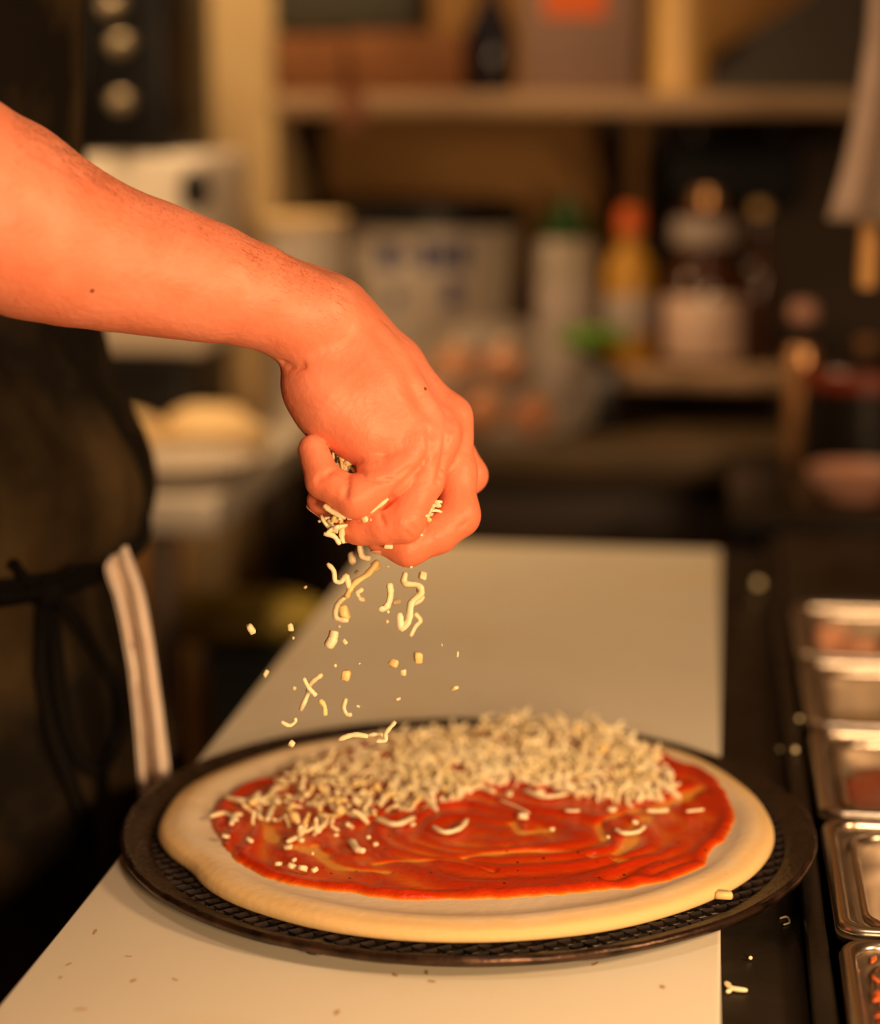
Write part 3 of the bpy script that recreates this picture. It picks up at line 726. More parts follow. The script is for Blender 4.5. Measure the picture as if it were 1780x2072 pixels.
# loose shreds on the bare sauce
def poly_strand(px, d=None, z=None, r=.0014, up=(0, 0, 1)):
    pts = [onz(x, y, z) if z is not None else at(x, y, d + (dd if dd else 0)) for (x, y, dd) in [(*q, 0) if len(q) == 2 else q for q in px]]
    pts = smooth_path(pts, max(7, 4 * len(pts))) if len(pts) > 2 else [pts[0] * (1 - t) + pts[1] * t for t in np.linspace(0, 1, 5)]
    n = len(pts); rg_ = random.Random(int(px[0][0] * 7 + px[0][1]))
    rad = [r * rg_.uniform(.85, 1.15) * (.7 if i in (0, n - 1) else 1) for i in range(n)]
    return tube_data(pts, rad, 6, .75)
def obj_from(name, vf, m_, label, group, cat='cheese'):
    v, f = vf; c = np.mean(np.array(v), 0); v = [tuple(np.array(p) - c) for p in v]
    o = link(name, mesh(name, v, f), m_); o.location = c; return tag(o, label, cat, group)
ZQ = ZD + .0100
loose = [([(875, 1672), (900, 1684), (930, 1676), (945, 1658)], .0018), ([(1245, 1678), (1262, 1686), (1290, 1683), (1304, 1672)], .0016), ([(1308, 1640), (1330, 1641), (1352, 1639)], .0017), ([(1388, 1642), (1405, 1640), (1424, 1638)], .0012),
         ([(1143, 1640), (1160, 1641), (1172, 1640)], .0011), ([(1010, 1618), (1045, 1632), (1070, 1646)], .0009), ([(455, 1612), (490, 1620), (530, 1618), (555, 1602)], .0022), ([(425, 1652), (455, 1645), (480, 1660)], .0016), ([(540, 1660), (548, 1640), (556, 1622)], .0019),
         ([(468, 1668), (474, 1650), (490, 1648)], .0017), ([(640, 1684), (650, 1672), (660, 1664)], .0022), ([(710, 1700), (722, 1718), (738, 1722)], .0024), ([(580, 1704), (600, 1695), (612, 1702)], .0018), ([(1060, 1598), (1100, 1612), (1150, 1606)], .0016),
         ([(760, 1655), (800, 1668), (838, 1654)], .0021), ([(690, 1640), (730, 1650), (760, 1640)], .0020), ([(935, 1594), (970, 1592), (1000, 1602)], .0018)]
loose_lb = ['U-shaped cheese shred on the sauce just before the middle of the heap', 'smile-shaped cheese shred alone on the right part of the sauce', 'short straight cheese shred on the sauce under the right end of the heap', 'thin straight cheese shred nearest the right edge of the sauce',
            'tiny straight cheese shred on the sauce in front of the right heap', 'hair-thin slanting cheese shred on the sauce below the heap notch', 'long thick bent cheese shred at the left end of the heap', 'curved cheese shred hanging over the left edge of the sauce', 'thick upright cheese shred in the left cluster', 'small hooked cheese shred at the left edge of the sauce', 'stubby cheese shred on the sauce right of the left cluster',
            'chunky bent cheese shred alone on the front left sauce', 'small arched cheese shred at the front of the left cluster', 'wide shallow cheese shred along the front of the heap, right of centre', 'thick curved cheese shred at the front of the heap, left of centre', 'curved cheese shred between the left cluster and the heap', 'curved cheese shred in the notch of the heap']
for (px, r), lb in zip(loose, loose_lb):
    obj_from('cheese_shred', poly_strand(px, z=ZQ + .0005, r=r), M['cheese'], lb, 'loose shreds on the sauce')
for (x, y, s) in [(457, 1692, 4), (563, 1748, 4.2), (590, 1752, 4.5), (612, 1757, 4.8), (636, 1760, 3.6), (583, 1714, 4.4), (1057, 1652, 5), (1238, 1638, 5), (1117, 1678, 2.6), (1230, 1694, 2), (632, 1727, 2.2), (835, 1668, 3), (1030, 1606, 4), (1092, 1604, 4), (1285, 1664, 3), (745, 1694, 3), (680, 1690, 3), (505, 1700, 4), (595, 1740, 2.6), (760, 1708, 3.2)]:
    q = onz(x, y, ZQ + .001); o = obj_from('cheese_crumb', chunk(s / 1100.0, int(x + y)), M['cheese'], 'small cheese crumb lying on the bare red sauce', 'crumbs on the sauce')
    o.location = q; o.rotation_euler = (rg.uniform(-.4, .4), rg.uniform(-.4, .4), rg.uniform(0, 6))
q = onz(1464, 1811, ZB + .0105); o = obj_from('cheese_crumb', chunk(.0068, 77), M['cheese_yellow'], 'yellow cheese crumb stuck on the wire web right of the dough', None); o.location = q
obj_from('cheese_shred', join_data([poly_strand([(1469, 1988), (1480, 1999), (1512, 2004)], z=.9075, r=.0017), poly_strand([(1471, 2008), (1482, 2000), (1495, 2003)], z=.9075, r=.0013)]), M['cheese'], 'forked cheese shred dropped on the black strip beside the board', None)
obj_from('cheese_shred', poly_strand([(1578, 1858), (1592, 1855), (1597, 1866), (1585, 1871)], z=.9065, r=.0004), M['cheese'], 'thin curled whitish wisp on the black strip', None)
# falling cheese
DF = 1.085
fall = [([(662, 1140), (675, 1155), (678, 1175), (690, 1177), (700, 1165), (706, 1190)], 5.0, 'zigzag cheese shred falling just under the fingertips'),
        ([(765, 1135), (745, 1160), (715, 1182), (700, 1210)], 7.0, 'thick straight cheese shred falling slantwise below the hand'),
        ([(700, 1205), (682, 1225), (680, 1250), (705, 1256)], 6.0, 'hooked cheese shred falling at the lower end of the slanting one'),
        ([(728, 1100), (732, 1125), (750, 1130)], 5.5, 'short bent cheese shred leaving the middle fingertip'),
        ([(718, 1200), (735, 1192)], 6, 'short forked cheese bit beside the slanting falling shred'),
        ([(720, 1196), (730, 1212), (738, 1212)], 5, 'small curved cheese bit under the forked one in the air'),
        ([(788, 1180), (790, 1205), (782, 1228), (766, 1234)], 5.5, 'comma-shaped cheese shred falling left of the long zigzag'),
        ([(820, 1158), (818, 1180), (845, 1184), (852, 1200), (832, 1220), (827, 1255), (812, 1272), (808, 1240)], 6.0, 'long zigzag cheese shred falling right of centre'),
        ([(838, 1240), (850, 1255), (840, 1268), (830, 1288)], 5.2, 'looped cheese shred hanging off the long falling zigzag'),
        ([(614, 1372), (625, 1392), (640, 1408)], 5, 'crossing cheese shred low over the pizza edge'),
        ([(652, 1364), (628, 1384), (622, 1405), (608, 1438)], 5.4, 'forked cheese shred falling low on the left'),
        ([(646, 1416), (656, 1428), (658, 1448)], 5.5, 'blurred orange-tinted cheese curl falling low beside the fork'),
        ([(700, 1413), (695, 1432), (702, 1446), (712, 1446)], 4.4, 'hook-shaped pale cheese shred low above the pizza rim'),
        ([(568, 1460), (585, 1468), (597, 1460), (596, 1452)], 4.4, 'small cup-shaped cheese curl falling at the left'),
        ([(760, 1500), (780, 1498), (780, 1484), (800, 1460)], 4.8, 'angular cheese shred landing at the far edge of the dough'),
        ([(684, 1497), (715, 1487), (745, 1490)], 5.5, 'flat pale cheese shred landing on the far dough edge'),
        ([(745, 1488), (765, 1486), (785, 1491)], 4.6, 'thin cheese shred lying next to the angular one at the dough edge'),
        ([(676, 1276), (672, 1294), (662, 1310)], 9, 'stubby wide cheese shred falling in mid air'), ([(926, 1318), (925, 1330)], 2.2, 'tiny curl of cheese falling far right of the hand'),
        ([(846, 1190), (852, 1210), (828, 1226)], 6.5, 'ragged cheese scrap clinging to the long falling zigzag')]
for px, r, lb in fall:
    dd = DF + random.uniform(-.012, .02)
    obj_from('falling_cheese_shred', poly_strand(px, d=dd, r=r * 1.3 / F * dd), M['cheese'] if 'orange' not in lb and 'thick' not in lb else M['cheese_yellow'], lb, 'cheese falling from the hand')
crumb_lb = {(712, 1129): 'leaf-shaped cheese crumb falling right under the fingertips', (855, 1165): 'square cheese crumb falling at the right under the middle finger', (803, 1218): 'oval cheese crumb falling left of the long zigzag shred', (508, 1273): 'pointed cheese crumb falling farthest left against the dark',
            (588, 1270): 'cheese crumb falling second from the left against the dark', (538, 1363): 'cheese crumb falling over the left border of the board', (698, 1299): 'round cheese crumb falling beside the stubby shred', (796, 1342): 'yellow cheese crumb falling next to the block-shaped one', (846, 1331): 'block-shaped yellow cheese crumb falling at the right', (816, 1361): 'flat cheese crumb falling under the block-shaped one',
            (700, 1367): 'ragged yellow cheese crumb falling in the middle of the shower', (920, 1393): 'cheese crumb falling farthest right above the pizza', (590, 1505): 'cheese crumb about to land on the far rim at the left', (696, 1240): 'big yellow cheese crumb falling inside the hooked shred', (760, 1145): 'yellow cheese crumb on the upper end of the slanting shred'}
bits = [(712, 1129, 9), (855, 1165, 9), (803, 1218, 7), (785, 1238, 3.5), (783, 1258, 3.5), (722, 1158, 4), (508, 1273, 8.5), (588, 1270, 6.5), (618, 1188, 3), (593, 1291, 2.4), (538, 1363, 7), (698, 1299, 6), (796, 1342, 10), (846, 1331, 11), (816, 1361, 8), (700, 1367, 11), (920, 1393, 7.5), (894, 1305, 2),
        (805, 1414, 4), (724, 1429, 4), (595, 1393, 4), (678, 1347, 4), (590, 1505, 7), (696, 1240, 13), (760, 1145, 11), (686, 1268, 4), (785, 1146, 3), (832, 1146, 3), (727, 1343, 2)]
for x, y, s in bits:
    dd = DF + random.uniform(-.015, .03); o = obj_from('falling_cheese_crumb', chunk(s * 1.9 / F * dd, int(x * 3 + y)), M['cheese'] if s < 10 else M['cheese_yellow'], crumb_lb.get((x, y), 'tiny cheese speck falling between the larger crumbs'), 'crumbs falling from the hand')
    o.location = at(x, y, dd); o.rotation_euler = (rg.uniform(0, 6), rg.uniform(0, 6), rg.uniform(0, 6))
# cheese held in the fist
def held(x, y, mm, n_, sprd, seed):
    r2 = random.Random(seed)
    for k in range(n_):
        c = hp(x + r2.uniform(-1, 1) * sprd[0], y + r2.uniform(-1, 1) * sprd[1], mm + r2.uniform(-4, 4))
        R3 = Matrix.Rotation(r2.uniform(0, 6.28), 3, 'Z') @ Matrix.Rotation(r2.uniform(0, 6.28), 3, 'X') @ Matrix.Rotation(r2.uniform(0, 6.28), 3, 'Y')
        place(r2.choice(range(20)), c, R3, 'cheese shred squeezed between the fingers of the fist', 'cheese held in the fist', r2.uniform(.7, 1.05), 'held_cheese_shred')
held(695, 935, 2, 26, (22, 30), 1)
held(678, 1058, -15, 13, (16, 22), 21)
held(745, 1042, -16, 5, (16, 6), 8)
held(868, 1040, -8, 8, (8, 22), 3)
held(800, 1000, 14, 10, (40, 50), 4)
held(672, 892, -8, 3, (8, 8), 6)
for px, r, lb in (([(702, 1048), (725, 1044), (755, 1030), (785, 1008)], 6.0, 'long cheese shred sticking out between ring finger and little finger'), ([(752, 1048), (755, 1062)], 5.5, 'short cheese shred poking down over the ring finger'), ([(655, 1080), (675, 1085), (688, 1102)], 5.5, 'cheese shred dangling under the little finger'), ([(655, 1022), (672, 1035), (700, 1048)], 6.5, 'cheese shred wedged against the thumb tip')):
    obj_from('held_cheese_shred', poly_strand([hpq for hpq in px], d=DH - .019, r=r * 1.25 / PX), M['cheese'], lb, 'cheese held in the fist')
for x, y, s, mm in ((786, 1106, 9, -14), (851, 1082, 5, -14), (962, 969, 5, 25), (614, 943, 3, -10)):
    o = obj_from('held_cheese_crumb', chunk(s * 1.5 / PX, x), M['cheese'], 'cheese crumb stuck to the skin of the hand', 'crumbs stuck on the hand'); o.location = hp(x, y, mm)
# ------------------------------------------------------------------ the person in the black apron
BY = 1.32
per = empty('person', (-0.51, BY, 0.0))
tag(per, 'person in a black apron at the left, right arm stretched over the pizza dropping cheese', 'person')
prof_px = [(138, -330), (140, -150), (143, 0), (136, 270), (142, 450), (165, 655), (206, 760), (245, 830), (283, 905), (298, 960), (302, 1015), (292, 1068), (258, 1112), (222, 1146), (214, 1165), (222, 1200), (238, 1290), (258, 1400), (276, 1500), (290, 1620), (300, 1750), (312, 2000), (320, 2300), (325, 2700)]
A_ = .130; B_ = .172; PZ = []; PXc = []
for (x, y) in prof_px:
    P = at(x, y, 1.40); s = P[:2] - CAM[:2]; s = s / np.linalg.norm(s); n = np.array([s[1], -s[0]])
    PXc.append((n @ P[:2] - math.sqrt((A_ * n[0]) ** 2 + (B_ * n[1]) ** 2) - n[1] * BY) / n[0]); PZ.append(P[2])
PZ = np.array(PZ)[::-1]; PXc = np.array(PXc)[::-1]
def cxz(z): return float(np.interp(z, PZ, PXc))
ZTIE = float(at(214, 1160, 1.30)[2])
def shell(name, z0, z1, nz, half, mat_, amp, grow, seed, flare=0.0, nth=150, thick=.003):
    V = []
    for i in range(nz + 1):
        t = i / nz; z = z0 + (z1 - z0) * t; c = cxz(z)
        for k in range(nth + 1):
            a = -half + 2 * half * k / nth
            g = grow + flare * t
            # folds: soft diagonal creases, deeper where the cloth is bunched
            w1 = float(vnoise(a * 3.2 + z * 6, z * 5, seed)) - .5; w2 = float(vnoise(a * 7 - z * 9, z * 9 + 4, seed + 1)) - .5
            cl = math.sin(a * 9 + 2.5 * float(vnoise(a * 1.5, z * 3, seed + 2)))
            g += amp(z) * (1.1 * w1 + .7 * w2) + (amp(z) * .45 * cl if flare else 0)
            V.append((c + (A_ + g) * math.cos(a), BY + (B_ + g) * math.sin(a), z))
    Fc = []
    for i in range(nz):
        for k in range(nth): q = i * (nth + 1) + k; Fc.append((q, q + 1, q + nth + 2, q + nth + 1))
    me = mesh(name, V, Fc); o = link(name, me, mat_, per)
    bm = bmesh.new(); bm.from_mesh(me); bmesh.ops.recalc_face_normals(bm, faces=bm.faces); bm.to_mesh(me); bm.free()
    md = o.modifiers.new('thickness', 'SOLIDIFY'); md.thickness = thick; md.offset = 0
    return o
bib = shell('apron_bib', ZTIE - .004, 1.47, 90, 2.2, M['apron'], lambda z: .005 + .026 * math.exp(-((z - ZTIE - .10) / .12) ** 2), .006, 3)
skirt = shell('apron_skirt', ZTIE + .002, .42, 80, 2.5, M['apron'], lambda z: .004 + .020 * min(1, (ZTIE - z) / .2), .004, 11, .05)
# waist tie: a flat band
pts = []; 
for k in range(97):
    a = 2 * math.pi * k / 96; pts.append((cxz(ZTIE) + (A_ + .0095) * math.cos(a), BY + (B_ + .0095) * math.sin(a), ZTIE + .003 * math.sin(a * 3)))
V, Fc = tube_data(pts, .0125, 8, .16, up=(1, 0, 0), cap=False); 
V = []; Fc = []
for k, p in enumerate(pts):
    a = 2 * math.pi * k / 96
    for (dr, dz) in ((.0, .012), (.003, .006), (.003, -.006), (0, -.012), (-.003, -.006), (-.003, .006)):
        V.append((p[0] + dr * math.cos(a), p[1] + dr * math.sin(a), p[2] + dz))
for k in range(96):
    for j in range(6): Fc.append((k * 6 + j, k * 6 + (j + 1) % 6, (k + 1) * 6 + (j + 1) % 6, (k + 1) * 6 + j))
link('waist_tie', mesh('waist_tie', V, Fc), M['apron_tie'], per)
# strings of the bow lie on the cloth
dg = bpy.context.evaluated_depsgraph_get()
trees = [BVHTree.FromObject(o, dg) for o in (bib, skirt)]
def cloth(px, py, off):
    r = Vector(ray(px, py)).normalized(); best = None
    for tr in trees:
        h = tr.ray_cast(Vector(CAM), r)
        if h[0] is not None and (best is None or h[3] < best[3]): best = h
    if best is None: return np.array(at(px, py, 1.28))
    return np.array(best[0]) - np.array(r) * off
def ribbon(name, px, wpx, off=.006, twist=0.0):
    P = smooth_path([(x, y, 0) for x, y in px], 34); V = []; Fc = []
    n = len(P)
    for i, p in enumerate(P):
        t = P[min(i + 1, n - 1)] - P[max(i - 1, 0)]; t /= np.linalg.norm(t) + 1e-9; s = np.array([-t[1], t[0]])
        wv = wpx * (.85 + .15 * math.sin(i * .7)) * (1 if 1 < i < n - 2 else .8)
        for u, dz in ((-.5, .0), (-.17, .0016), (.17, .0016), (.5, 0)):
            V.append(cloth(p[0] + s[0] * wv * u, p[1] + s[1] * wv * u, off + dz + .003 * math.sin(i * .35 + twist)))
    V = np.array(V).reshape(n, 4, 3)
    for _ in range(3): V[1:-1] = (V[:-2] + 2 * V[1:-1] + V[2:]) / 4
    V = V.reshape(-1, 3)
    for i in range(n - 1):
        for k in range(3): q = i * 4 + k; Fc.append((q, q + 1, q + 5, q + 4))
    o = link(name, mesh(name, V, Fc), M['apron_tie'], per); md = o.modifiers.new('thickness', 'SOLIDIFY'); md.thickness = .0016; return o
ribbon('apron_string', [(70, 1200), (35, 1150), (24, 1138)], 26, .012)
ribbon('apron_string', [(-30, 1190), (20, 1196), (75, 1204)], 18, .012)
ribbon('apron_string', [(78, 1198), (130, 1165), (215, 1152)], 24, .012)
ribbon('apron_string', [(98, 1205), (88, 1280), (86, 1360), (98, 1440), (125, 1530), (165, 1640), (185, 1720)], 34, .008)
ribbon('apron_string', [(112, 1205), (165, 1270), (215, 1350), (246, 1400), (252, 1450), (238, 1500), (205, 1570), (160, 1530), (130, 1450), (118, 1330), (110, 1230)], 26, .010, 1.5)
bm = bmesh.new(); bmesh.ops.create_icosphere(bm, subdivisions=3, radius=1); c = cloth(92, 1196, .012)
for v in bm.verts: v.co = Vector((v.co.x * .013, v.co.y * .010, v.co.z * .011)) * (1 + .2 * (float(vnoise(v.co.x * 3, v.co.z * 3 + v.co.y, 2)) - .5)) + Vector(c)
link('bow_knot', from_bm('bow_knot', bm), M['apron_tie'], per)

# shirt, trousers
cx0 = cxz(1.2)
f = Field((-0.80, 0.86, 0.72), (-0.26, 1.75, 1.56), .009)
AX = ((1, 0, 0), (0, 1, 0), (0, 0, 1))
SHO = np.array([-0.545, 1.135, 1.425]); ELB = at(-300, 312, 0.985); SHO2 = np.array([-0.545, 1.505, 1.425]); ELB2 = np.array([-0.57, 1.60, 1.16])
for z, a, b, h in ((.90, .118, .158, .16), (1.05, .115, .155, .2), (1.20, .112, .156, .2), (1.33, .112, .162, .14)): f.ell((cxz(z) - .004, BY, z), AX, (a, b, h), .05)
f.chain([SHO + (0, .03, .0), (-.55, BY, 1.46), SHO2 + (0, -.03, 0)], [.062, .07, .062], .05, .03)
f.chain([SHO, SHO * .42 + ELB * .58], [.066, .066], .03, .02); f.chain([SHO2, SHO2 * .42 + ELB2 * .58], [.066, .066], .03, .02)
V, Q = f.verts_faces(); me = mesh('shirt', relax(V, Q, 3), Q.tolist()); link('shirt', me, M['black_cloth'], per)
cl = cxz(.9) - .03
f = Field((cl - .2, 1.08, .06), (cl + .2, 1.56, .98), .009)
f.ell((cl, BY, .90), AX, (.11, .15, .10), .04)
for s in (-1, 1): f.chain([(cl, BY + s * .085, .88), (cl + .01, BY + s * .10, .50), (cl - .01, BY + s * .105, .10)], [.088, .066, .055], .04, .02)
V, Q = f.verts_faces(); link('trousers', mesh('trousers', relax(V, Q, 3), Q.tolist()), M['black_cloth'], per)
for s in (-1, 1):
    f = Field((cl - .14, BY + s * .105 - .07, -.005), (cl + .24, BY + s * .105 + .07, .14), .006)
    f.chain([(cl - .03, BY + s * .105, .052), (cl + .05, BY + s * .105, .05), (cl + .15, BY + s * .112, .034)], [.046, .044, .034], .01, .02)
    f.chain([(cl - .02, BY + s * .105, .06), (cl - .02, BY + s * .105, .12)], [.044, .045], .02, .01)
    V, Q = f.verts_faces(); V[:, 2] = np.maximum(V[:, 2], 0.002); link('shoe', mesh('shoe', V, Q.tolist()), M['black_cloth'], per)

# body: right arm and hand in fine detail, neck, head and left arm coarser
V1, Q1 = build_arm()
f = Field((-0.72, 0.88, 1.24), (-0.34, 1.57, 1.86), .006)
H = np.array([-.53, BY, 1.66])
f.chain([(-.56, BY, 1.40), (-.545, BY, 1.56)], [.064, .055], .02, .02); f.chain([SHO, (-.555, BY, 1.42), SHO2], [.046, .055, .046], .02, .02); f.chain([SHO, ELB], [.049, .039], .02, .02)
f.ell(H + (-.01, 0, .03), AX, (.098, .076, .105), .02); f.ell(H + (.035, 0, -.055), AX, (.058, .055, .065), .03)
f.chain([H + (.088, 0, .03), H + (.108, 0, -.012)], [.010, .015], .01, .01)                    # nose
for s in (-1, 1):
    f.ell(H + (.082, s * .032, .022), AX, (.016, .018, .012), .008, True); f.ell(H + (.070, s * .032, .022), AX, (.014, .014, .013), .003)   # eye sockets, eyeballs
    f.ell(H + (-.01, s * .076, .005), ((1, 0, .2), (0, 1, 0), (-.2, 0, 1)), (.017, .009, .030), .006)   # ears
f.groove([H + (.088, -.022, -.055), H + (.094, 0, -.053), H + (.088, .022, -.055)], .003, .004)   # mouth
V2, Q2 = largest(*f.verts_faces()); V2 = relax(V2, Q2, 2)
hand = at(300, 936, 1.475) + np.array([-.052, .0, 0]); wr = hand + np.array([-.07, .045, .012])
f = Field(np.minimum(np.minimum(SHO2, ELB2), hand) - .08, np.maximum(np.maximum(SHO2, ELB2), hand) + .08, .004)
f.chain([SHO2, ELB2], [.052, .043], .02, .01); f.chain([ELB2, ELB2 * .6 + wr * .4, wr], [.043, .044, .027], .02, .01)
dv = hand - wr; dv /= np.linalg.norm(dv); sd = np.cross(dv, [0, 0, 1]); sd /= np.linalg.norm(sd); dn = np.array([0, 0, -1.0])
f.chain([wr, wr + dv * .06], [.026, .03], .015, .01)
for k in range(4):
    b0 = wr + dv * .075 + sd * (.018 - .012 * k) * 1.2; f.chain([b0, b0 + dv * .03 + dn * .008, b0 + dv * .034 + dn * .032, b0 + dv * .008 + dn * .042], [.0105, .0095, .0085, .008], .004, .003)
f.chain([wr + dv * .03 + sd * .028, wr + dv * .06 + sd * .045 + dn * .015, wr + dv * .085 + sd * .03 + dn * .02], [.013, .011, .009], .008, .004)
V3, Q3 = largest(*f.verts_faces()); V3 = relax(V3, Q3, 2)
V, Fc = join_data([(V1.tolist(), Q1.tolist()), (V2.tolist(), Q2.tolist()), (V3.tolist(), Q3.tolist())])
me = mesh('body', V, Fc); va = np.array(V) - CAM; dpt = va @ FW; pxv = CX + F * (va @ RT) / dpt; pyv = CY - F * (va @ UP) / dpt
hd = (np.arange(len(V)) < len(V1))
fl = np.where(hd, np.clip((pyv - 840) / 190, 0, 1) * np.clip((pxv - 520) / 60, 0, 1) * .8, .3); set_attr(me, 'flush', fl)
body = link('body', me, M['skin'], per)
# eyes, brows, lips
for s_ in (-1, 1):
    for nm, off, rr, mt in (('eye', .0745, .0125, mat('eye_white', (.8, .74, .66), .2)), ('iris', .0835, .0058, mat('iris_brown', (.06, .025, .01), .2))):
        bm = bmesh.new(); bmesh.ops.create_uvsphere(bm, u_segments=16, v_segments=10, radius=rr); o = link(nm, from_bm(nm, bm), mt, per)
        for v in o.data.vertices: v.co += Vector(H + (off, s_ * .032, .022))
    tube('eyebrow', [H + (.083, s_ * .014, .048), H + (.084, s_ * .032, .054), H + (.072, s_ * .050, .047)], [.0035, .004, .002], M['hair'], per, 6)
tube('lips', [H + (.086, -.022, -.056), H + (.096, -.008, -.054), H + (.096, .008, -.054), H + (.086, .022, -.056)], [.003, .006, .006, .003], mat('lip_red', (.55, .16, .10), .4), per, 8)
# nails
def nail(base, tip, dorsal, dist, mm, L, Wd):
    a = hp(*base, mm); b = hp(*tip, mm); ax = b - a; ax /= np.linalg.norm(ax); dn_ = RT * dorsal[0] - UP * dorsal[1] + FW * dorsal[2]; dn_ -= ax * (dn_ @ ax); dn_ /= np.linalg.norm(dn_); sd_ = np.cross(ax, dn_)
    cen = b + dn_ * R_(dist); bm = bmesh.new(); bmesh.ops.create_uvsphere(bm, u_segments=16, v_segments=10, radius=1)
    for v in bm.verts:
        x, y, z = v.co; v.co = Vector(cen + ax * x * L + sd_ * y * Wd + dn_ * (z * .0007 - .0018 * y * y))
    link('fingernail', from_bm('fingernail', bm), M['nail'], per)
nail((655, 973), (636, 914), (-.94, .32, .25), 30, -10, .0058, .0046); nail((728, 1071), (708, 1075), (.19, .98, 0), 20, -6, .0055, .0045)
nail((826, 1108), (776, 1096), (-.23, .97, 0), 26, 1, .0060, .0052); nail((690, 1042), (652, 1015), (-.5, .7, .5), 28, 7, .0062, .0058)
# hair
f = Field((-0.66, 1.21, 1.58), (-0.40, 1.43, 1.86), .005)
f.ell(H + (-.018, 0, .045), AX, (.104, .084, .106), .01); f.ell(H + (-.035, 0, .0), AX, (.085, .080, .09), .02)
f.ell(H + (.085, 0, -.02), AX, (.075, .12, .085), .01, True)
V, Q = f.verts_faces(); link('hair', mesh('hair', relax(V, Q, 2), Q.tolist()), M['hair'], per)
# fine hairs along the upper edge of the forearm
tree = BVHTree.FromPolygons([Vector(v) for v in V1], Q1.tolist()); parts = []; r2 = random.Random(9)
for k in range(1300):
    bx = 20 + 670 * r2.random(); by = float(np.interp(bx, [0, 130, 300, 400, 500, 560, 640, 700], [207, 310, 395, 435, 480, 510, 550, 590])) - 30; h = (None,)
    for st in range(60):
        h = tree.ray_cast(Vector(CAM), Vector(ray(bx, by)).normalized())
        if h[0] is not None: break
        by += 1.5
    h = tree.ray_cast(Vector(CAM), Vector(ray(bx, by + abs(r2.gauss(0, 34)) + .5)).normalized())
    if h[0] is None: continue
    p = np.array(h[0]); nn = np.array(h[1]); dr = RT * .9 - UP * .45 + nn * .25 + UP * r2.uniform(-.3, .3); dr /= np.linalg.norm(dr); L = r2.uniform(.004, .009)
    parts.append(tube_data([p - nn * .0004, p + dr * L * .5 + nn * .0006, p + dr * L + RT * L * .15], [.00005, .00005, .00002], 3, cap=False))
V, Fc = join_data(parts); o = link('arm_hair', mesh('arm_hair', V, Fc), M['arm_hair'], per, False); o['kind'] = 'stuff'
# moles
for (x, y, s) in ((187, 588, .0011), (860, 787, .0009)):
    h = tree.ray_cast(Vector(CAM), Vector(ray(x, y)).normalized())
    bm = bmesh.new(); bmesh.ops.create_icosphere(bm, subdivisions=2, radius=s)
    o = link('mole', from_bm('mole', bm), mat('mole_brown', (0.22, 0.06, 0.02), 0.6), per); 
    for v in o.data.vertices: v.co += h[0]
# towel tucked under the waist tie
Lp = smooth_path([(*q, 0) for q in [(222, 1140), (218, 1165), (240, 1230), (262, 1340), (275, 1450), (286, 1600), (294, 1750), (300, 1880)]], 50)
Rp = smooth_path([(*q, 0) for q in [(258, 1104), (266, 1125), (290, 1190), (307, 1275), (325, 1400), (335, 1480), (349, 1600), (358, 1750), (364, 1880)]], 50)
V = []; Fc = []; NU = 26
for i in range(50):
    t = i / 49
    for k in range(NU + 1):
        u = k / NU; q = Lp[i] * (1 - u) + Rp[i] * u
        fold = .010 * math.sin(u * math.pi * 3.1 + .6 + .8 * t) - .010 * math.exp(-((u - .30) / .07) ** 2) * min(1, t * 6)
        d = 1.312 + .006 * (1 - t) - fold * (.4 + .6 * min(1, t * 4)) + .0025 * (float(vnoise(u * 6, t * 18, 3)) - .5)
        V.append(at(q[0], q[1], d))
for i in range(49):
    for k in range(NU): q = i * (NU + 1) + k; Fc.append((q, q + NU + 1, q + NU + 2, q + 1))
o = link('kitchen_towel', mesh('kitchen_towel', V, Fc), M['towel']); md = o.modifiers.new('thickness', 'SOLIDIFY'); md.thickness = .004
tag(o, 'folded pale towel hanging from the waist tie of the black apron', 'towel')
# ------------------------------------------------------------------ the back of the kitchen
def xz(px, py, Y):                      # world X and Z of a picture point on the plane y = Y
    r = ray(px, py); k = Y / r[1]; return CAM[0] + r[0] * k, CAM[2] + r[2] * k
def bxp(name, x0, x1, Y, dep, z0, z1, m_, parent=None, bevel=.006):
    zc = (z0 + z1) / 2; py = 233; a = xz(x0, 800, Y)[0]; b = xz(x1, 800, Y)[0]
    return box(name, (a, Y, z0), (b, Y + dep, z1), m_, parent, bevel)
def zpy(py, Y, px=890): return xz(px, py, Y)[1]
C = {}
def c(name, col, rough=.6, **k): C[name] = mat(name, col, rough, **k); return C[name]
c('plank', (.36, .24, .14), .55, var=(.30, .19, .105), vscale=6, stretch=(1, 8, 8)); c('dark_wood', (.028, .014, .007), .6, var=(.02, .010, .005), vscale=8); c('cardboard', (.22, .085, .025), .85, var=(.18, .07, .02), vscale=12)
c('dark_green', (.05, .05, .035), .7); c('navy_glass', (.010, .010, .018), .15, var=(.014, .013, .02)); c('mauve_card', (.22, .14, .11), .8); c('orange_print', (.62, .11, .012), .6); c('gold_tin', (.70, .45, .16), .35, var=(.62, .38, .12), vscale=9)
c('slate', (.016, .010, .007), .7); c('white_plastic', (.66, .60, .52), .4); c('black_plastic', (.006, .006, .007), .4, spec=.3); c('blue_print', (.05, .07, .20), .6); c('green_cap', (.012, .05, .006), .2); c('jar_white', (.30, .25, .20), .3)
c('mustard', (.42, .21, .015), .35); c('label_grey', (.34, .28, .25), .6); c('label_white', (.62, .52, .42), .6, var=(.55, .36, .29), vscale=25); c('amber_glass', (.05, .018, .008), .12); c('copper', (.75, .42, .20), .3, metal=.8); c('pink_enamel', (.42, .22, .16), .35)
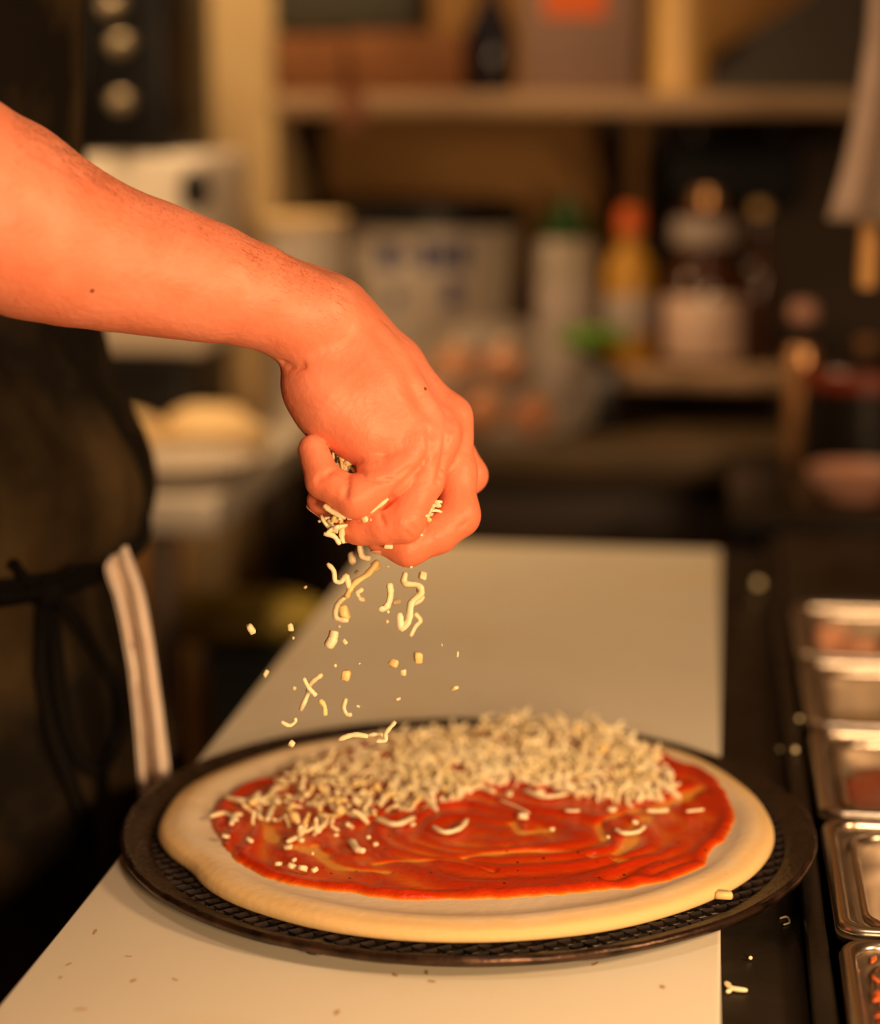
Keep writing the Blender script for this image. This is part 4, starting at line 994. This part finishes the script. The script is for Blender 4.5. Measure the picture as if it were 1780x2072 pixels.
c('red_enamel', (.16, .022, .006), .3); c('pot_black', (.006, .005, .0045), .3, spec=.3); c('leaf_green', (.14, .32, .02), .5, var=(.10, .24, .015), vscale=40); c('onion', (.50, .17, .02), .22, var=(.36, .10, .012), vscale=18); c('bag_film', (.62, .54, .47), .3, alpha=.2, bump=.4, bscale=40, bdist=.01)
c('flour_bag', (.72, .54, .28), .8, var=(.64, .46, .23), vscale=8); c('teal_bin', (.09, .13, .12), .5); c('yellow_sack', (.34, .26, .03), .7, var=(.28, .2, .02), vscale=9); c('wood_handle', (.66, .36, .12), .5); c('grey_cloth', (.42, .33, .28), .95, var=(.36, .28, .23), vscale=20, bump=.4, bscale=300)
c('red_rag', (.65, .10, .03), .8); c('brown_strap', (.16, .06, .025), .8); c('stone_plate', (.45, .40, .34), .4); c('knob_steel', (.30, .25, .17), .45, metal=.6)

# pillar, shelf on the wall
struct(box('trim_1', (xz(352, 200, 2.86)[0], 2.86, 0.0), (xz(556, 200, 2.86)[0], Y1, ZC), M['wall_tan'], None, .004))
struct(box('shade_panel', (xz(1300, 500, Y1)[0], Y1 - .0035, .9206), (X1 - .005, Y1 - .0002, zpy(240, 2.8)), mat('painted_shade', (.035, .018, .008), .7, var=(.05, .025, .01), vscale=3), None, 0))  # added dark sheet, painted shade for the gloomy wall behind the bottles
sh = empty('wall_shelf', (0.0, 2.8, 1.34)); tag(sh, 'long plank shelf on the back wall above the bucket', 'shelf')
YS = 2.80; zs0, zs1 = zpy(234, YS), zpy(188, YS)
bxp('plank', 558, 2150, YS, Y1 - YS - .004, zs0, zs1, C['plank'], sh)
for px in (620, 1250, 1900):
    x = xz(px, 240, 3.1)[0]; b = sharp(link('bracket', mesh('bracket', [(x - .012, Y1 - .004, zs0 - .16), (x + .012, Y1 - .004, zs0 - .16), (x + .012, Y1 - .004, zs0), (x - .012, Y1 - .004, zs0), (x - .012, YS + .17, zs0), (x + .012, YS + .17, zs0), (x - .012, Y1 - .03, zs0 - .16), (x + .012, Y1 - .03, zs0 - .16), (x - .012, YS + .17, zs0 - .02), (x + .012, YS + .17, zs0 - .02)],
        [(0, 1, 2, 3), (3, 2, 5, 4), (4, 5, 9, 8), (8, 9, 7, 6), (6, 7, 1, 0), (0, 3, 4, 8, 6), (1, 7, 9, 5, 2)]), C['dark_wood'], sh), 20)
def carton(px0, px1, Y, dep, z0, z1, m_, label, tapem=None):
    o = empty('cardboard_box', ((xz(px0, 100, Y)[0] + xz(px1, 100, Y)[0]) / 2, Y + dep / 2, z0)); tag(o, label, 'box')
    bxp('carton', px0, px1, Y, dep, z0, z1, m_, o, .003)
    a, b = xz(px0, 100, Y)[0], xz(px1, 100, Y)[0]; md = (a + b) / 2
    box('tape', (md - .02, Y - .0006, z1 - (z1 - z0) * .35), (md + .02, Y + .0002, z1 - .004), tapem or C['plank'], o, 0)
    return o
e = .0006
carton(566, 700, YS + .02, .24, zs1 + e, zpy(68, YS), C['cardboard'], 'short brown carton at the pillar end of the wall shelf', C['cardboard'])
carton(706, 934, YS + .04, .24, zs1 + e, zpy(62, YS), C['cardboard'], 'wide brown carton beside the dark bottle on the wall shelf', C['cardboard'])
o = empty('storage_bin', (xz(705, 0, 2.9)[0], 2.95, zpy(62, YS) + .012)); tag(o, 'dark greenish storage bin standing on the brown cartons', 'bin')
bxp('bin_body', 572, 838, YS + .06, .2, zpy(62, YS) + .002, zpy(-120, YS), C['dark_green'], o); bxp('bin_lid', 566, 844, YS + .05, .22, zpy(-120, YS) + .0005, zpy(-150, YS), C['dark_green'], o)
def bottle(name, px, Y, z0, prof_px, mats, label, cat='bottle', extra=None, n=32):
    """prof_px: list of part lists [(radius_px, z_px_above_base)...]"""
    x = xz(px, 500, Y)[0]; k = Y / ray(px, 500)[1] / F; o = empty(name, (x, Y, z0)); tag(o, label, cat)
    for nm, pr, m_ in prof_px: lathe(nm, [(r * k, z * k) for r, z in pr], mats[m_], (x, Y, z0), n, o)
    return o
bottle('glass_bottle', 990, YS + .12, zs1 + e, [('body', [(0, 0), (44, 0), (48, 6), (48, 110), (40, 140), (18, 185), (16, 260), (0, 260)], 'navy_glass'), ('cap', [(0, 262), (19, 262), (19, 300), (0, 300)], 'black_plastic')], C, 'dark navy bottle between cartons on the wall shelf')
o = carton(1052, 1276, YS + .03, .2, zs1 + e, zpy(-170, YS), C['mauve_card'], 'tall mauve grey carton with an orange print on the wall shelf', C['mauve_card'])
a = xz(1100, 0, YS + .03)[0]; b = xz(1225, 0, YS + .03)[0]; box('print_patch', (a, YS + .0292, zpy(34, YS)), (b, YS + .0305, zpy(-90, YS)), C['orange_print'], o, 0)
bottle('canister', 1354, YS + .09, zs1 + e, [('body', [(0, 0), (62, 0), (66, 4), (66, 210), (60, 216), (0, 216)], 'gold_tin'), ('lid', [(0, 217), (68, 217), (68, 246), (62, 250), (0, 250)], 'gold_tin')], C, 'golden tan canister on the wall shelf', 'canister')
# dark slab leaning on the wall
a, b = xz(1436, 100, YS + .1)[0], xz(1800, 100, YS + .1)[0]; zt = zs1 + e
V = [(a, YS + .05, zt), (b, YS + .05, zt), (b, YS + .17, zpy(-180, YS)), (a + .13, YS + .13, zpy(-8, YS)), (a, YS + .10, zpy(112, YS))]; n5 = len(V)
V = V + [(x, y + .03, z) for x, y, z in V]
o = sharp(link('baking_tray', mesh('baking_tray', V, [(0, 1, 2, 3, 4), (9, 8, 7, 6, 5)] + [(i, i + 5, (i + 1) % 5 + 5, (i + 1) % 5) for i in range(5)]), C['slate'], None), 30); tag(o, 'dark tray with a slanted edge leaning on the wall shelf', 'tray')
# strap over the shelf edge
a, b = xz(684, 200, YS)[0], xz(738, 200, YS)[0]
o = box('strap', (a, YS - .006, zs0 - .02), (b, YS - .001, zs1 + .0005), C['brown_strap'], None, .002); tag(o, 'brown strap hanging over the edge of the wall shelf', 'strap')

# counter along the back wall
YC = 2.55; k = empty('back_counter', (.3, 2.85, 0)); tag(k, 'dark counter along the back wall with a tan worn top', 'counter')
xa, xb = xz(436, 1010, 2.16)[0] + .008, X1 - .01
c('counter_top', (.075, .048, .018), .5, var=(.05, .03, .012), vscale=7)
box('worktop', (xa, YC, .882), (xb, Y1 - .005, .92), C['counter_top'], k, .004)
box('carcass', (xa + .02, YC + .05, .08), (xb - .02, Y1 - .01, .8815), C['dark_wood'], k, .003); box('plinth', (xa + .04, YC + .10, .0), (xb - .04, Y1 - .05, .0795), C['dark_wood'], k, 0)
wd = (xb - xa - .06) / 4
for i in range(4):
    x = xa + .03 + i * wd; d_ = box('door', (x + .005, YC + .030, .10), (x + wd - .005, YC + .0495, .86), C['dark_wood'], k, .004)
    box('handle', (x + wd - .06, YC + .012, .60), (x + wd - .045, YC + .0295, .74), C['pot_black'], d_, .003)
ZCT = .9205
# bucket with black lid and blue print
YBk = 2.86; bx = xz(873, 600, YBk)[0]; s = YBk / ray(873, 600)[1] / F
h = zpy(442, YBk) - ZCT; o = empty('bucket', (bx, YBk, ZCT)); tag(o, 'white plastic bucket with a black lid and blue print on the back counter', 'bucket')
lathe('body', [(0, 0), (148 * s, 0), (152 * s, .004), (170 * s, h - .02), (177 * s, h - .018), (177 * s, h), (168 * s, h), (150 * s, .01), (0, .008)], C['white_plastic'], (bx, YBk, ZCT), 56, o)
lathe('lid', [(0, h + .022), (165 * s, h + .022), (180 * s, h + .024), (183 * s, h + .018), (182 * s, h - .008), (179 * s, h - .008), (178 * s, h + .001), (0, h + .001)], C['black_plastic'], (bx, YBk, ZCT), 56, o)
tube('handle', [(bx + 180 * s * math.cos(a), YBk + 180 * s * math.sin(a), ZCT + h - .03 - .06 * math.sin(a)) for a in np.linspace(0, math.pi, 20)], .0022, C['knob_steel'], o, 6)
def onbucket(px, py, off=.0012):
    z = zpy(py, YBk - .11) - ZCT; r = (152 + 18 * z / h) * s + off; X = xz(px, py, YBk - .11)[0] - bx; X = max(-r * .96, min(r * .96, X)); return (bx + X, YBk - math.sqrt(r * r - X * X), ZCT + z)
def printpatch(x0, x1, y0, y1, o):
    V = []; Fc = []; n = 6
    for j, py in enumerate((y0, y1)):
        for i in range(n + 1): V.append(onbucket(x0 + (x1 - x0) * i / n, py))
    for i in range(n): Fc.append((i, n + 1 + i, n + 2 + i, i + 1))
    V += [(v[0], v[1] + .002, v[2]) for v in V]
    link('print_mark', mesh('print_mark', V, Fc), C['blue_print'], o)
for x0, x1, y0, y1 in ((762, 806, 494, 545), (815, 840, 512, 524), (850, 880, 490, 545), (884, 912, 496, 540), (916, 944, 490, 545), (898, 930, 575, 620), (905, 922, 560, 575), (790, 812, 585, 620)): printpatch(x0, x1, y0, y1, o)
# riser with bottles
YR = 2.80; rz = zpy(738, YR); o = empty('riser_shelf', (xz(1400, 750, YR)[0], YR + .1, ZCT)); tag(o, 'low plank riser under the bottles on the back counter', 'shelf')
bxp('plank', 1218, 1606, YR - .02, .22, rz - .026, rz, C['plank'], o); bxp('support', 1224, 1244, YR, .18, ZCT, rz - .0265, C['dark_wood'], o); bxp('support', 1570, 1592, YR, .18, ZCT, rz - .0265, C['dark_wood'], o)
bottle('spice_jar', 1146, YR + .05, ZCT, [('body', [(0, 0), (60, 0), (64, 8), (64, 345), (56, 362), (0, 362)], 'jar_white'), ('cap', [(0, 363), (52, 363), (54, 366), (54, 402), (24, 414), (20, 446), (0, 446)], 'green_cap'), ('label', [(64.6, 60), (65, 61), (65, 270), (64.6, 271)], 'label_grey')], C, 'whitish jar with a green top beside the bucket', 'jar')
rz += e
bottle('mustard_bottle', 1274, YR + .05, rz, [('body', [(0, 0), (46, 0), (50, 6), (50, 185), (40, 215), (20, 240), (18, 262), (0, 262)], 'mustard'), ('label', [(50.6, 60), (51, 61), (51, 140), (50.6, 141)], 'label_grey'), ('cap', [(0, 263), (26, 263), (26, 300), (22, 318), (0, 318)], 'orange_print')], C, 'yellow bottle with an orange cap on the riser')
o = bottle('dark_jug', 1425, YR + .06, rz, [('body', [(0, 0), (74, 0), (78, 8), (78, 150), (70, 195), (50, 225), (50, 232), (64, 240), (64, 300), (40, 320), (0, 320)], 'amber_glass'), ('label', [(78.8, 14), (79.4, 15), (79.4, 140), (78.8, 141)], 'label_white'), ('neck_label', [(64.8, 244), (65.3, 245), (65.3, 292), (64.8, 293)], 'label_grey'), ('cap', [(0, 321), (30, 321), (30, 350), (0, 350)], 'copper')], C, 'dark amber jug with a square white label on the riser', 'jug')
bottle('dark_bottle', 1535, YR + .07, rz, [('body', [(0, 0), (34, 0), (36, 5), (36, 170), (26, 215), (14, 240), (14, 300), (0, 300)], 'amber_glass'), ('cap', [(0, 301), (16, 301), (16, 325), (0, 325)], 'gold_tin')], C, 'slim dark bottle between the labelled jug and the copper canister')
# dark unit hung under the wall shelf
o = empty('hanging_case', (xz(1470, 350, 2.95)[0], 2.95, zpy(428, 2.9))); tag(o, 'blue-black case hung under the wall shelf above the bottles', 'case')
z0, z1 = zpy(425, 2.9), zpy(292, 2.9); bxp('case_body', 1335, 1608, 2.9, .16, z0, z1, c('blue_black', (.003, .004, .006), .6, spec=.2), o, .02)
for px in (1390, 1550): bxp('hanger', px - 8, px + 8, 2.96, .03, z1 - .002, zs0 - .0005, C['pot_black'], o, .001)
# produce in a clear bag, leaves
def blob(name, cen, rad, m_, amp=.15, seed=0, sub=3, fr=2.0, parent=None, zmin=None):
    bm = bmesh.new(); bmesh.ops.create_icosphere(bm, subdivisions=sub, radius=1)
    for v in bm.verts:
        q = 1 + amp * 2 * (float(vnoise(v.co.x * fr + seed * 3.1, v.co.y * fr + v.co.z * fr * 1.3 + seed, seed)) - .5)
        v.co = Vector((v.co.x * rad[0] * q, v.co.y * rad[1] * q, v.co.z * rad[2] * q)) + Vector(cen)
        if zmin is not None and v.co.z < zmin: v.co.z = zmin
    return link(name, from_bm(name, bm), m_, parent)
YP = 2.62
def pt(px, Y, z): return (xz(px, 800, Y)[0], Y, z)
for i, (px, zz, r) in enumerate(((872, .956, .032), (975, .958, .033), (922, 1.014, .032), (1018, 1.018, .030), (1075, .954, .029))):
    q = pt(px, YP, zz); o = empty('onion', (q[0], q[1], ZCT)); tag(o, ['brown onion low at the arm side inside the clear bag', 'brown onion in the middle of the clear bag bottom', 'brown onion in the upper middle of the clear bag', 'small brown onion with a bright glint high in the clear bag', 'brown onion at the right foot of the clear bag'][i], 'onion', 'onions in the clear bag')
    blob('bulb', q, (r, r, r * .93), C['onion'], .05, i, 3, parent=o)
    tube('stem', [(q[0], q[1], q[2] + r * .88), (q[0] + .003, q[1], q[2] + r * 1.1), (q[0] + .006, q[1], q[2] + r * 1.28)], [.008, .005, .003], C['flour_bag'], o, 7)
q = pt(1005, YP, .985); o = blob('plastic_bag', (q[0], q[1], .985), (.120, .066, .092), C['bag_film'], .16, 5, 5, 2.6, zmin=ZCT); tag(o, 'clear crumpled plastic bag around brown onions on the back counter', 'bag')
def leafy(px, Y, z0, sx, label, seed, n=9):
    r3 = random.Random(seed); x = xz(px, 700, Y)[0]; o = empty('leaf_bunch', (x, Y, z0)); tag(o, label, 'greens')
    for i in range(n):
        a = r3.uniform(0, 6.28); L = sx * r3.uniform(.7, 1.1); el = r3.uniform(.2, 1.2); w_ = L * r3.uniform(.32, .5); V = []; Fc = []
        for u in range(8):
            t = u / 7; wv = w_ * math.sin(math.pi * min(.97, t * .92 + .06)) ; rr = L * t; zz = z0 + .004 + L * t * math.sin(el) - .4 * L * t * t
            for s_ in (-1, -.5, 0, .5, 1):
                V.append((x + rr * math.cos(a) * math.cos(el * .6) - s_ * wv * math.sin(a), Y + rr * math.sin(a) * math.cos(el * .6) + s_ * wv * math.cos(a), max(z0 + .001, zz + .012 * abs(s_) + .004 * math.sin(u * 2.3 + s_ * 5))))
        for u in range(7):
            for s_ in range(4): q = u * 5 + s_; Fc.append((q, q + 1, q + 6, q + 5))
        l_ = link('leaf', mesh('leaf', V, Fc), C['leaf_green'], o); md = l_.modifiers.new('thickness', 'SOLIDIFY'); md.thickness = .0012
leafy(1195, 2.745, zpy(722, 2.745), .06, 'bright green leaf bunch at the foot of the mustard bottle', 4, 12)
bxp('dish', 1140, 1250, 2.70, .085, ZCT, zpy(722, 2.745) - .0006, C['pot_black'], None, .01); tag(bpy.data.objects['dish'], 'small black dish under the green leaf bunch', 'dish')
leafy(790, 2.56, ZCT, .045, 'green leaves showing between the hand and the clear bag', 8, 12)
# right: black stove, pots, hanging cloth
k = empty('stove', (.75, 2.3, 0)); tag(k, 'black stove block at the right behind the sunken pans', 'stove')
xa, xb = xz(1500, 900, 2.1)[0], 1.35
box('oven_body', (xa, 2.105, .06), (xb, 2.50, .90), C['pot_black'], k, .008); box('hob', (xa - .01, 2.09, .9005), (xb, 2.52, .93), C['pot_black'], k, .006); box('kick_plate', (xa + .03, 2.14, 0), (xb - .03, 2.48, .0595), C['pot_black'], k, 0)
d_ = box('oven_door', (xa + .05, 2.085, .16), (xb - .05, 2.104, .72), C['pot_black'], k, .006); box('handle', (xa + .12, 2.045, .66), (xb - .12, 2.06, .675), C['dark_wood'], d_, .004)
for i in range(5): lathe('knob', [(0, 0), (.018, 0), (.018, .02), (0, .022)], C['pot_black'], (0, 0, 0), 20, None)
for i, o in enumerate([q for q in COL.objects if q.name.startswith('knob')]):
    for v in o.data.vertices: x, y, z = v.co; v.co = (xa + .12 + i * .11 + x, 2.104 - z, .80 + y)
    o.parent = k; o.matrix_parent_inverse = Matrix.Translation(-Vector(k.location))
ZH = .9306
bottle('plate_stack', 1745, 2.22, ZH, [('stacked_plates', [(0, 0), (60, 0), (62, 6), (92, 34), (96, 40), (92, 44), (60, 16), (0, 12)], 'pink_enamel'), ('rim', [(0, 14), (58, 18), (88, 47), (96, 52), (98, 60), (94, 62), (58, 30), (0, 26)], 'pink_enamel')], C, 'pinkish enamel bowl pair on the black stove', 'bowl')
bottle('cooking_pot', 1760, 2.38, ZH, [('body', [(0, 0), (108, 0), (118, 10), (120, 190), (114, 190), (110, 14), (0, 8)], 'pot_black'), ('rim', [(120, 176), (128, 184), (128, 214), (122, 220), (114, 214), (114, 180)], 'red_enamel'), ('lid', [(116, 212), (100, 228), (40, 246), (0, 250)], 'pot_black'), ('knob', [(0, 249), (14, 250), (22, 272), (0, 280)], 'copper')], C, 'shiny black pot with a red rim on the stove', 'pot')
bottle('copper_canister', 1630, 2.44, ZH, [('body', [(0, 0), (28, 0), (30, 4), (30, 232), (26, 240), (0, 240)], 'copper'), ('neck', [(0, 241), (12, 241), (12, 290), (0, 290)], 'pot_black'), ('cap', [(0, 291), (26, 292), (30, 310), (24, 328), (0, 334)], 'pink_enamel')], C, 'copper canister with a pinkish knob beside the black pot', 'canister')
# hanging cloth with a wooden spoon behind
YH = 1.86; o = empty('utensil_rail', (.45, YH + .02, ZC)); tag(o, 'black rail hung from the ceiling above the stove', 'rail')
zr = 1.86; tube('bar', [(.10, YH + .02, zr), (1.2, YH + .02, zr)], .008, C['pot_black'], o, 10, up=(0, 1, 0))
for x in (.2, 1.1): tube('hanger', [(x, YH + .02, zr), (x, YH + .02, ZC - .001)], .005, C['pot_black'], o, 8, up=(0, 1, 0))
Lc = [(1772, -300), (1765, 60), (1745, 200), (1715, 340), (1682, 446)]; V = []; Fc = []; NU = 40; NV = 24
xr0 = xz(1800, 0, YH)[0]
for i in range(NV + 1):
    t = i / NV; py = -560 + (446 + 560) * t
    lx = float(np.interp(py, [-560, -300, 60, 200, 340, 446], [1800, 1780, 1762, 1742, 1712, 1680])); a = xz(lx, py, YH)[0]; b = a + .03 + .15 * t ** 1.3
    z = xz(lx, py, YH)[1]
    for q in range(NU + 1):
        u = q / NU; amp = .006 + .022 * t; V.append((a + (b - a) * u, YH + amp * math.sin(u * 15 + .5) * (.6 + .4 * math.sin(u * 4)), z - .012 * u * t))
for i in range(NV):
    for q in range(NU): p0 = i * (NU + 1) + q; Fc.append((p0, p0 + NU + 1, p0 + NU + 2, p0 + 1))
o = link('hanging_cloth', mesh('hanging_cloth', V, Fc), C['grey_cloth']); md = o.modifiers.new('thickness', 'SOLIDIFY'); md.thickness = .004; tag(o, 'grey cloth hanging in folds at the right edge from the rail', 'cloth')
xw, zb = xz(1752, 590, YH + .05); o = empty('wooden_spoon', (xw, YH + .05, zb)); tag(o, 'wooden spoon hanging behind the grey cloth, handle end showing below', 'spoon')
s = YH / ray(1752, 590)[1] / F; tube('handle', [(xw, YH + .05, zb + .004), (xw, YH + .05, zb + .02), (xw + .004, YH + .05, zb + .30)], [17 * s, 19 * s, 12 * s], C['wood_handle'], o, 14, up=(0, 1, 0))
blob('spoon_bowl', (xw + .005, YH + .05, zb + .345), (.026, .012, .042), C['wood_handle'], .03, 2, 3, parent=o); tube('hook', [(xw + .005, YH + .05, zb + .38), (xw + .005, YH + .048, zr + .01), (xw + .005, YH + .02, zr + .016), (xw + .005, YH + .005, zr)], .0025, C['pot_black'], o, 6, up=(1, 0, 0))
# left: steel table with stacked machines
YT = 2.16; xr = xz(436, 1010, YT)[0]; k = empty('steel_table', (xr - .5, YT + .35, 0)); tag(k, 'steel table at the left behind the person, carrying the stacked machines', 'table')
c('table_steel', (.62, .58, .50), .4, metal=.3)
box('table_top', (xr - 1.2, YT, .88), (xr, 2.84, .92), C['table_steel'], k, .005); box('lower_shelf', (xr - 1.17, YT + .04, .22), (xr - .03, 2.80, .24), C['slate'], k, .003)
for x in (xr - 1.15, xr - .075):
    for y in (YT + .05, 2.78): tube('leg', [(x, y, .0), (x, y, .8795)], .019, c('leg_metal', (.10, .07, .05), .5), k, 14, up=(1, 0, 0))
YM = 2.50
o = empty('black_crate', (xz(270, 800, YM)[0], YM + .1, ZCT)); tag(o, 'black low crate under the white machine on the steel table', 'crate')
zt = zpy(732, YM); bxp('crate_body', 150, 374, YM, .24, ZCT, zt - .02, C['black_plastic'], o); bxp('crate_lip', 146, 379, YM - .004, .248, zt - .0195, zt, C['black_plastic'], o, .003)
zu = zpy(312, YM); o = empty('white_machine', (xz(280, 500, YM)[0], YM + .12, zt + e)); tag(o, 'white countertop machine with a black side knob behind the forearm', 'machine')
bxp('housing', 120, 424, YM, .26, zt + e, zu, C['white_plastic'], o, .02); bxp('front_panel', 150, 380, YM - .003, .004, zt + .03, zu - .045, C['white_plastic'], o, .001)
x, z = xz(400, 383, YM); V, Fc = lathe_data([(0, 0), (.016, 0), (.0175, .004), (.0165, .022), (0, .024)], 24); V = [(x + p[0], YM - p[2] - .0005, z + p[1] * 1.5) for p in V]; link('knob', mesh('knob', V, Fc), C['black_plastic'], o)
o = empty('black_oven', (xz(240, 150, YM)[0], YM + .12, zu + e)); tag(o, 'small black oven with three pale knobs on top of the white machine', 'oven')
bxp('housing', 60, 352, YM + .01, .24, zu + e, 1.62, C['black_plastic'], o, .008); bxp('door', 66, 190, YM, .009, zu + .02, 1.60, C['pot_black'], o, .003)
for (px, py) in ((226, 12), (244, 90), (246, 205)):
    x, z = xz(px, py, YM); V, Fc = lathe_data([(0, 0), (.015, 0), (.017, .004), (.014, .02), (0, .022)], 24); V = [(x + p[0], YM + .0095 - p[2], z + p[1] * .8) for p in V]; link('knob', mesh('knob', V, Fc), C['knob_steel'], o)
# cream flour bags, plates, brown box, red rag on the table
o = carton(384, 500, 2.56, .14, ZCT, zpy(690, 2.56), C['cardboard'], 'brown carton right of the black crate on the steel table', C['cardboard']) if False else None
o = blob('flour_bag', (xz(500, 850, 2.42)[0] - .045, 2.42, ZCT + .028), (.068, .045, .037), C['flour_bag'], .2, 3, 4, 1.8, zmin=ZCT); tag(o, 'crumpled cream paper bag on the steel table next to the plates', 'bag')
o = blob('flour_bag', (xz(250, 850, 2.40)[0], 2.40, ZCT + .026), (.06, .045, .034), C['flour_bag'], .2, 6, 4, 1.8, zmin=ZCT); tag(o, 'flatter cream paper bag beside the apron on the steel table', 'bag')
for i in range(3):
    o = lathe('plate', [(0, 0), (.06, 0), (.065, .003), (.092, .012), (.094, .014), (.09, .015), (.062, .006), (0, .005)], C['stone_plate'], (0, 0, 0), 40); o.location = (xz(355, 900, 2.27)[0], 2.275, ZCT + .0065 * i); tag(o, ['grey plate at the bottom of the small stack', 'grey plate in the middle of the small stack', 'grey plate on top of the small stack'][i] + ' on the steel table', 'plate', 'grey plates on the steel table')
# pale tub on the back counter behind the wrist, tan carton
bottle('food_tub', 616, 2.74, ZCT, [('body', [(0, 0), (74, 0), (78, 5), (84, 380), (86, 400), (0, 400)], 'white_plastic'), ('lid', [(0, 401), (88, 401), (88, 418), (82, 422), (0, 422)], 'flour_bag')], C, 'pale food tub behind the wrist on the back counter', 'tub')
o = empty('paper_sack', (xz(520, 800, 2.78)[0], 2.78, ZCT)); tag(o, 'tan paper sack standing between the steel table and the tub', 'sack')
blob('sack_body', (xz(512, 800, 2.79)[0], 2.79, ZCT + .085), (.042, .04, .10), C['flour_bag'], .15, 9, 4, 2.2, o, ZCT)
# under the table: bins
o = empty('floor_bin', (xz(470, 1400, 2.62)[0], 2.5, 0)); tag(o, 'teal grey bin on the floor under the table edge', 'bin')
xa, xb = xz(395, 1400, 2.30)[0], xz(575, 1400, 2.30)[0]; zt = zpy(1352, 2.30)
V, Fc = loft([rring((xa + xb) / 2, 2.42, (xb - xa) * f_, .2 * f_, .03, z_) for f_, z_ in ((.8, 0), (.82, .005), (.98, zt - .02), (1.04, zt - .018), (1.04, zt), (.97, zt), (.80, .02))], True, True)
sharp(link('bin_body', mesh('bin_body', V, Fc), C['teal_bin'], o), 40)
o = blob('yellow_sack', ((xa + xb) / 2 - .02, 2.42, zt + .022), (.125, .08, .032), C['yellow_sack'], .12, 4, 4, 1.6, zmin=zt + .0005); tag(o, 'slumped yellow sack lying on the teal bin', 'sack')
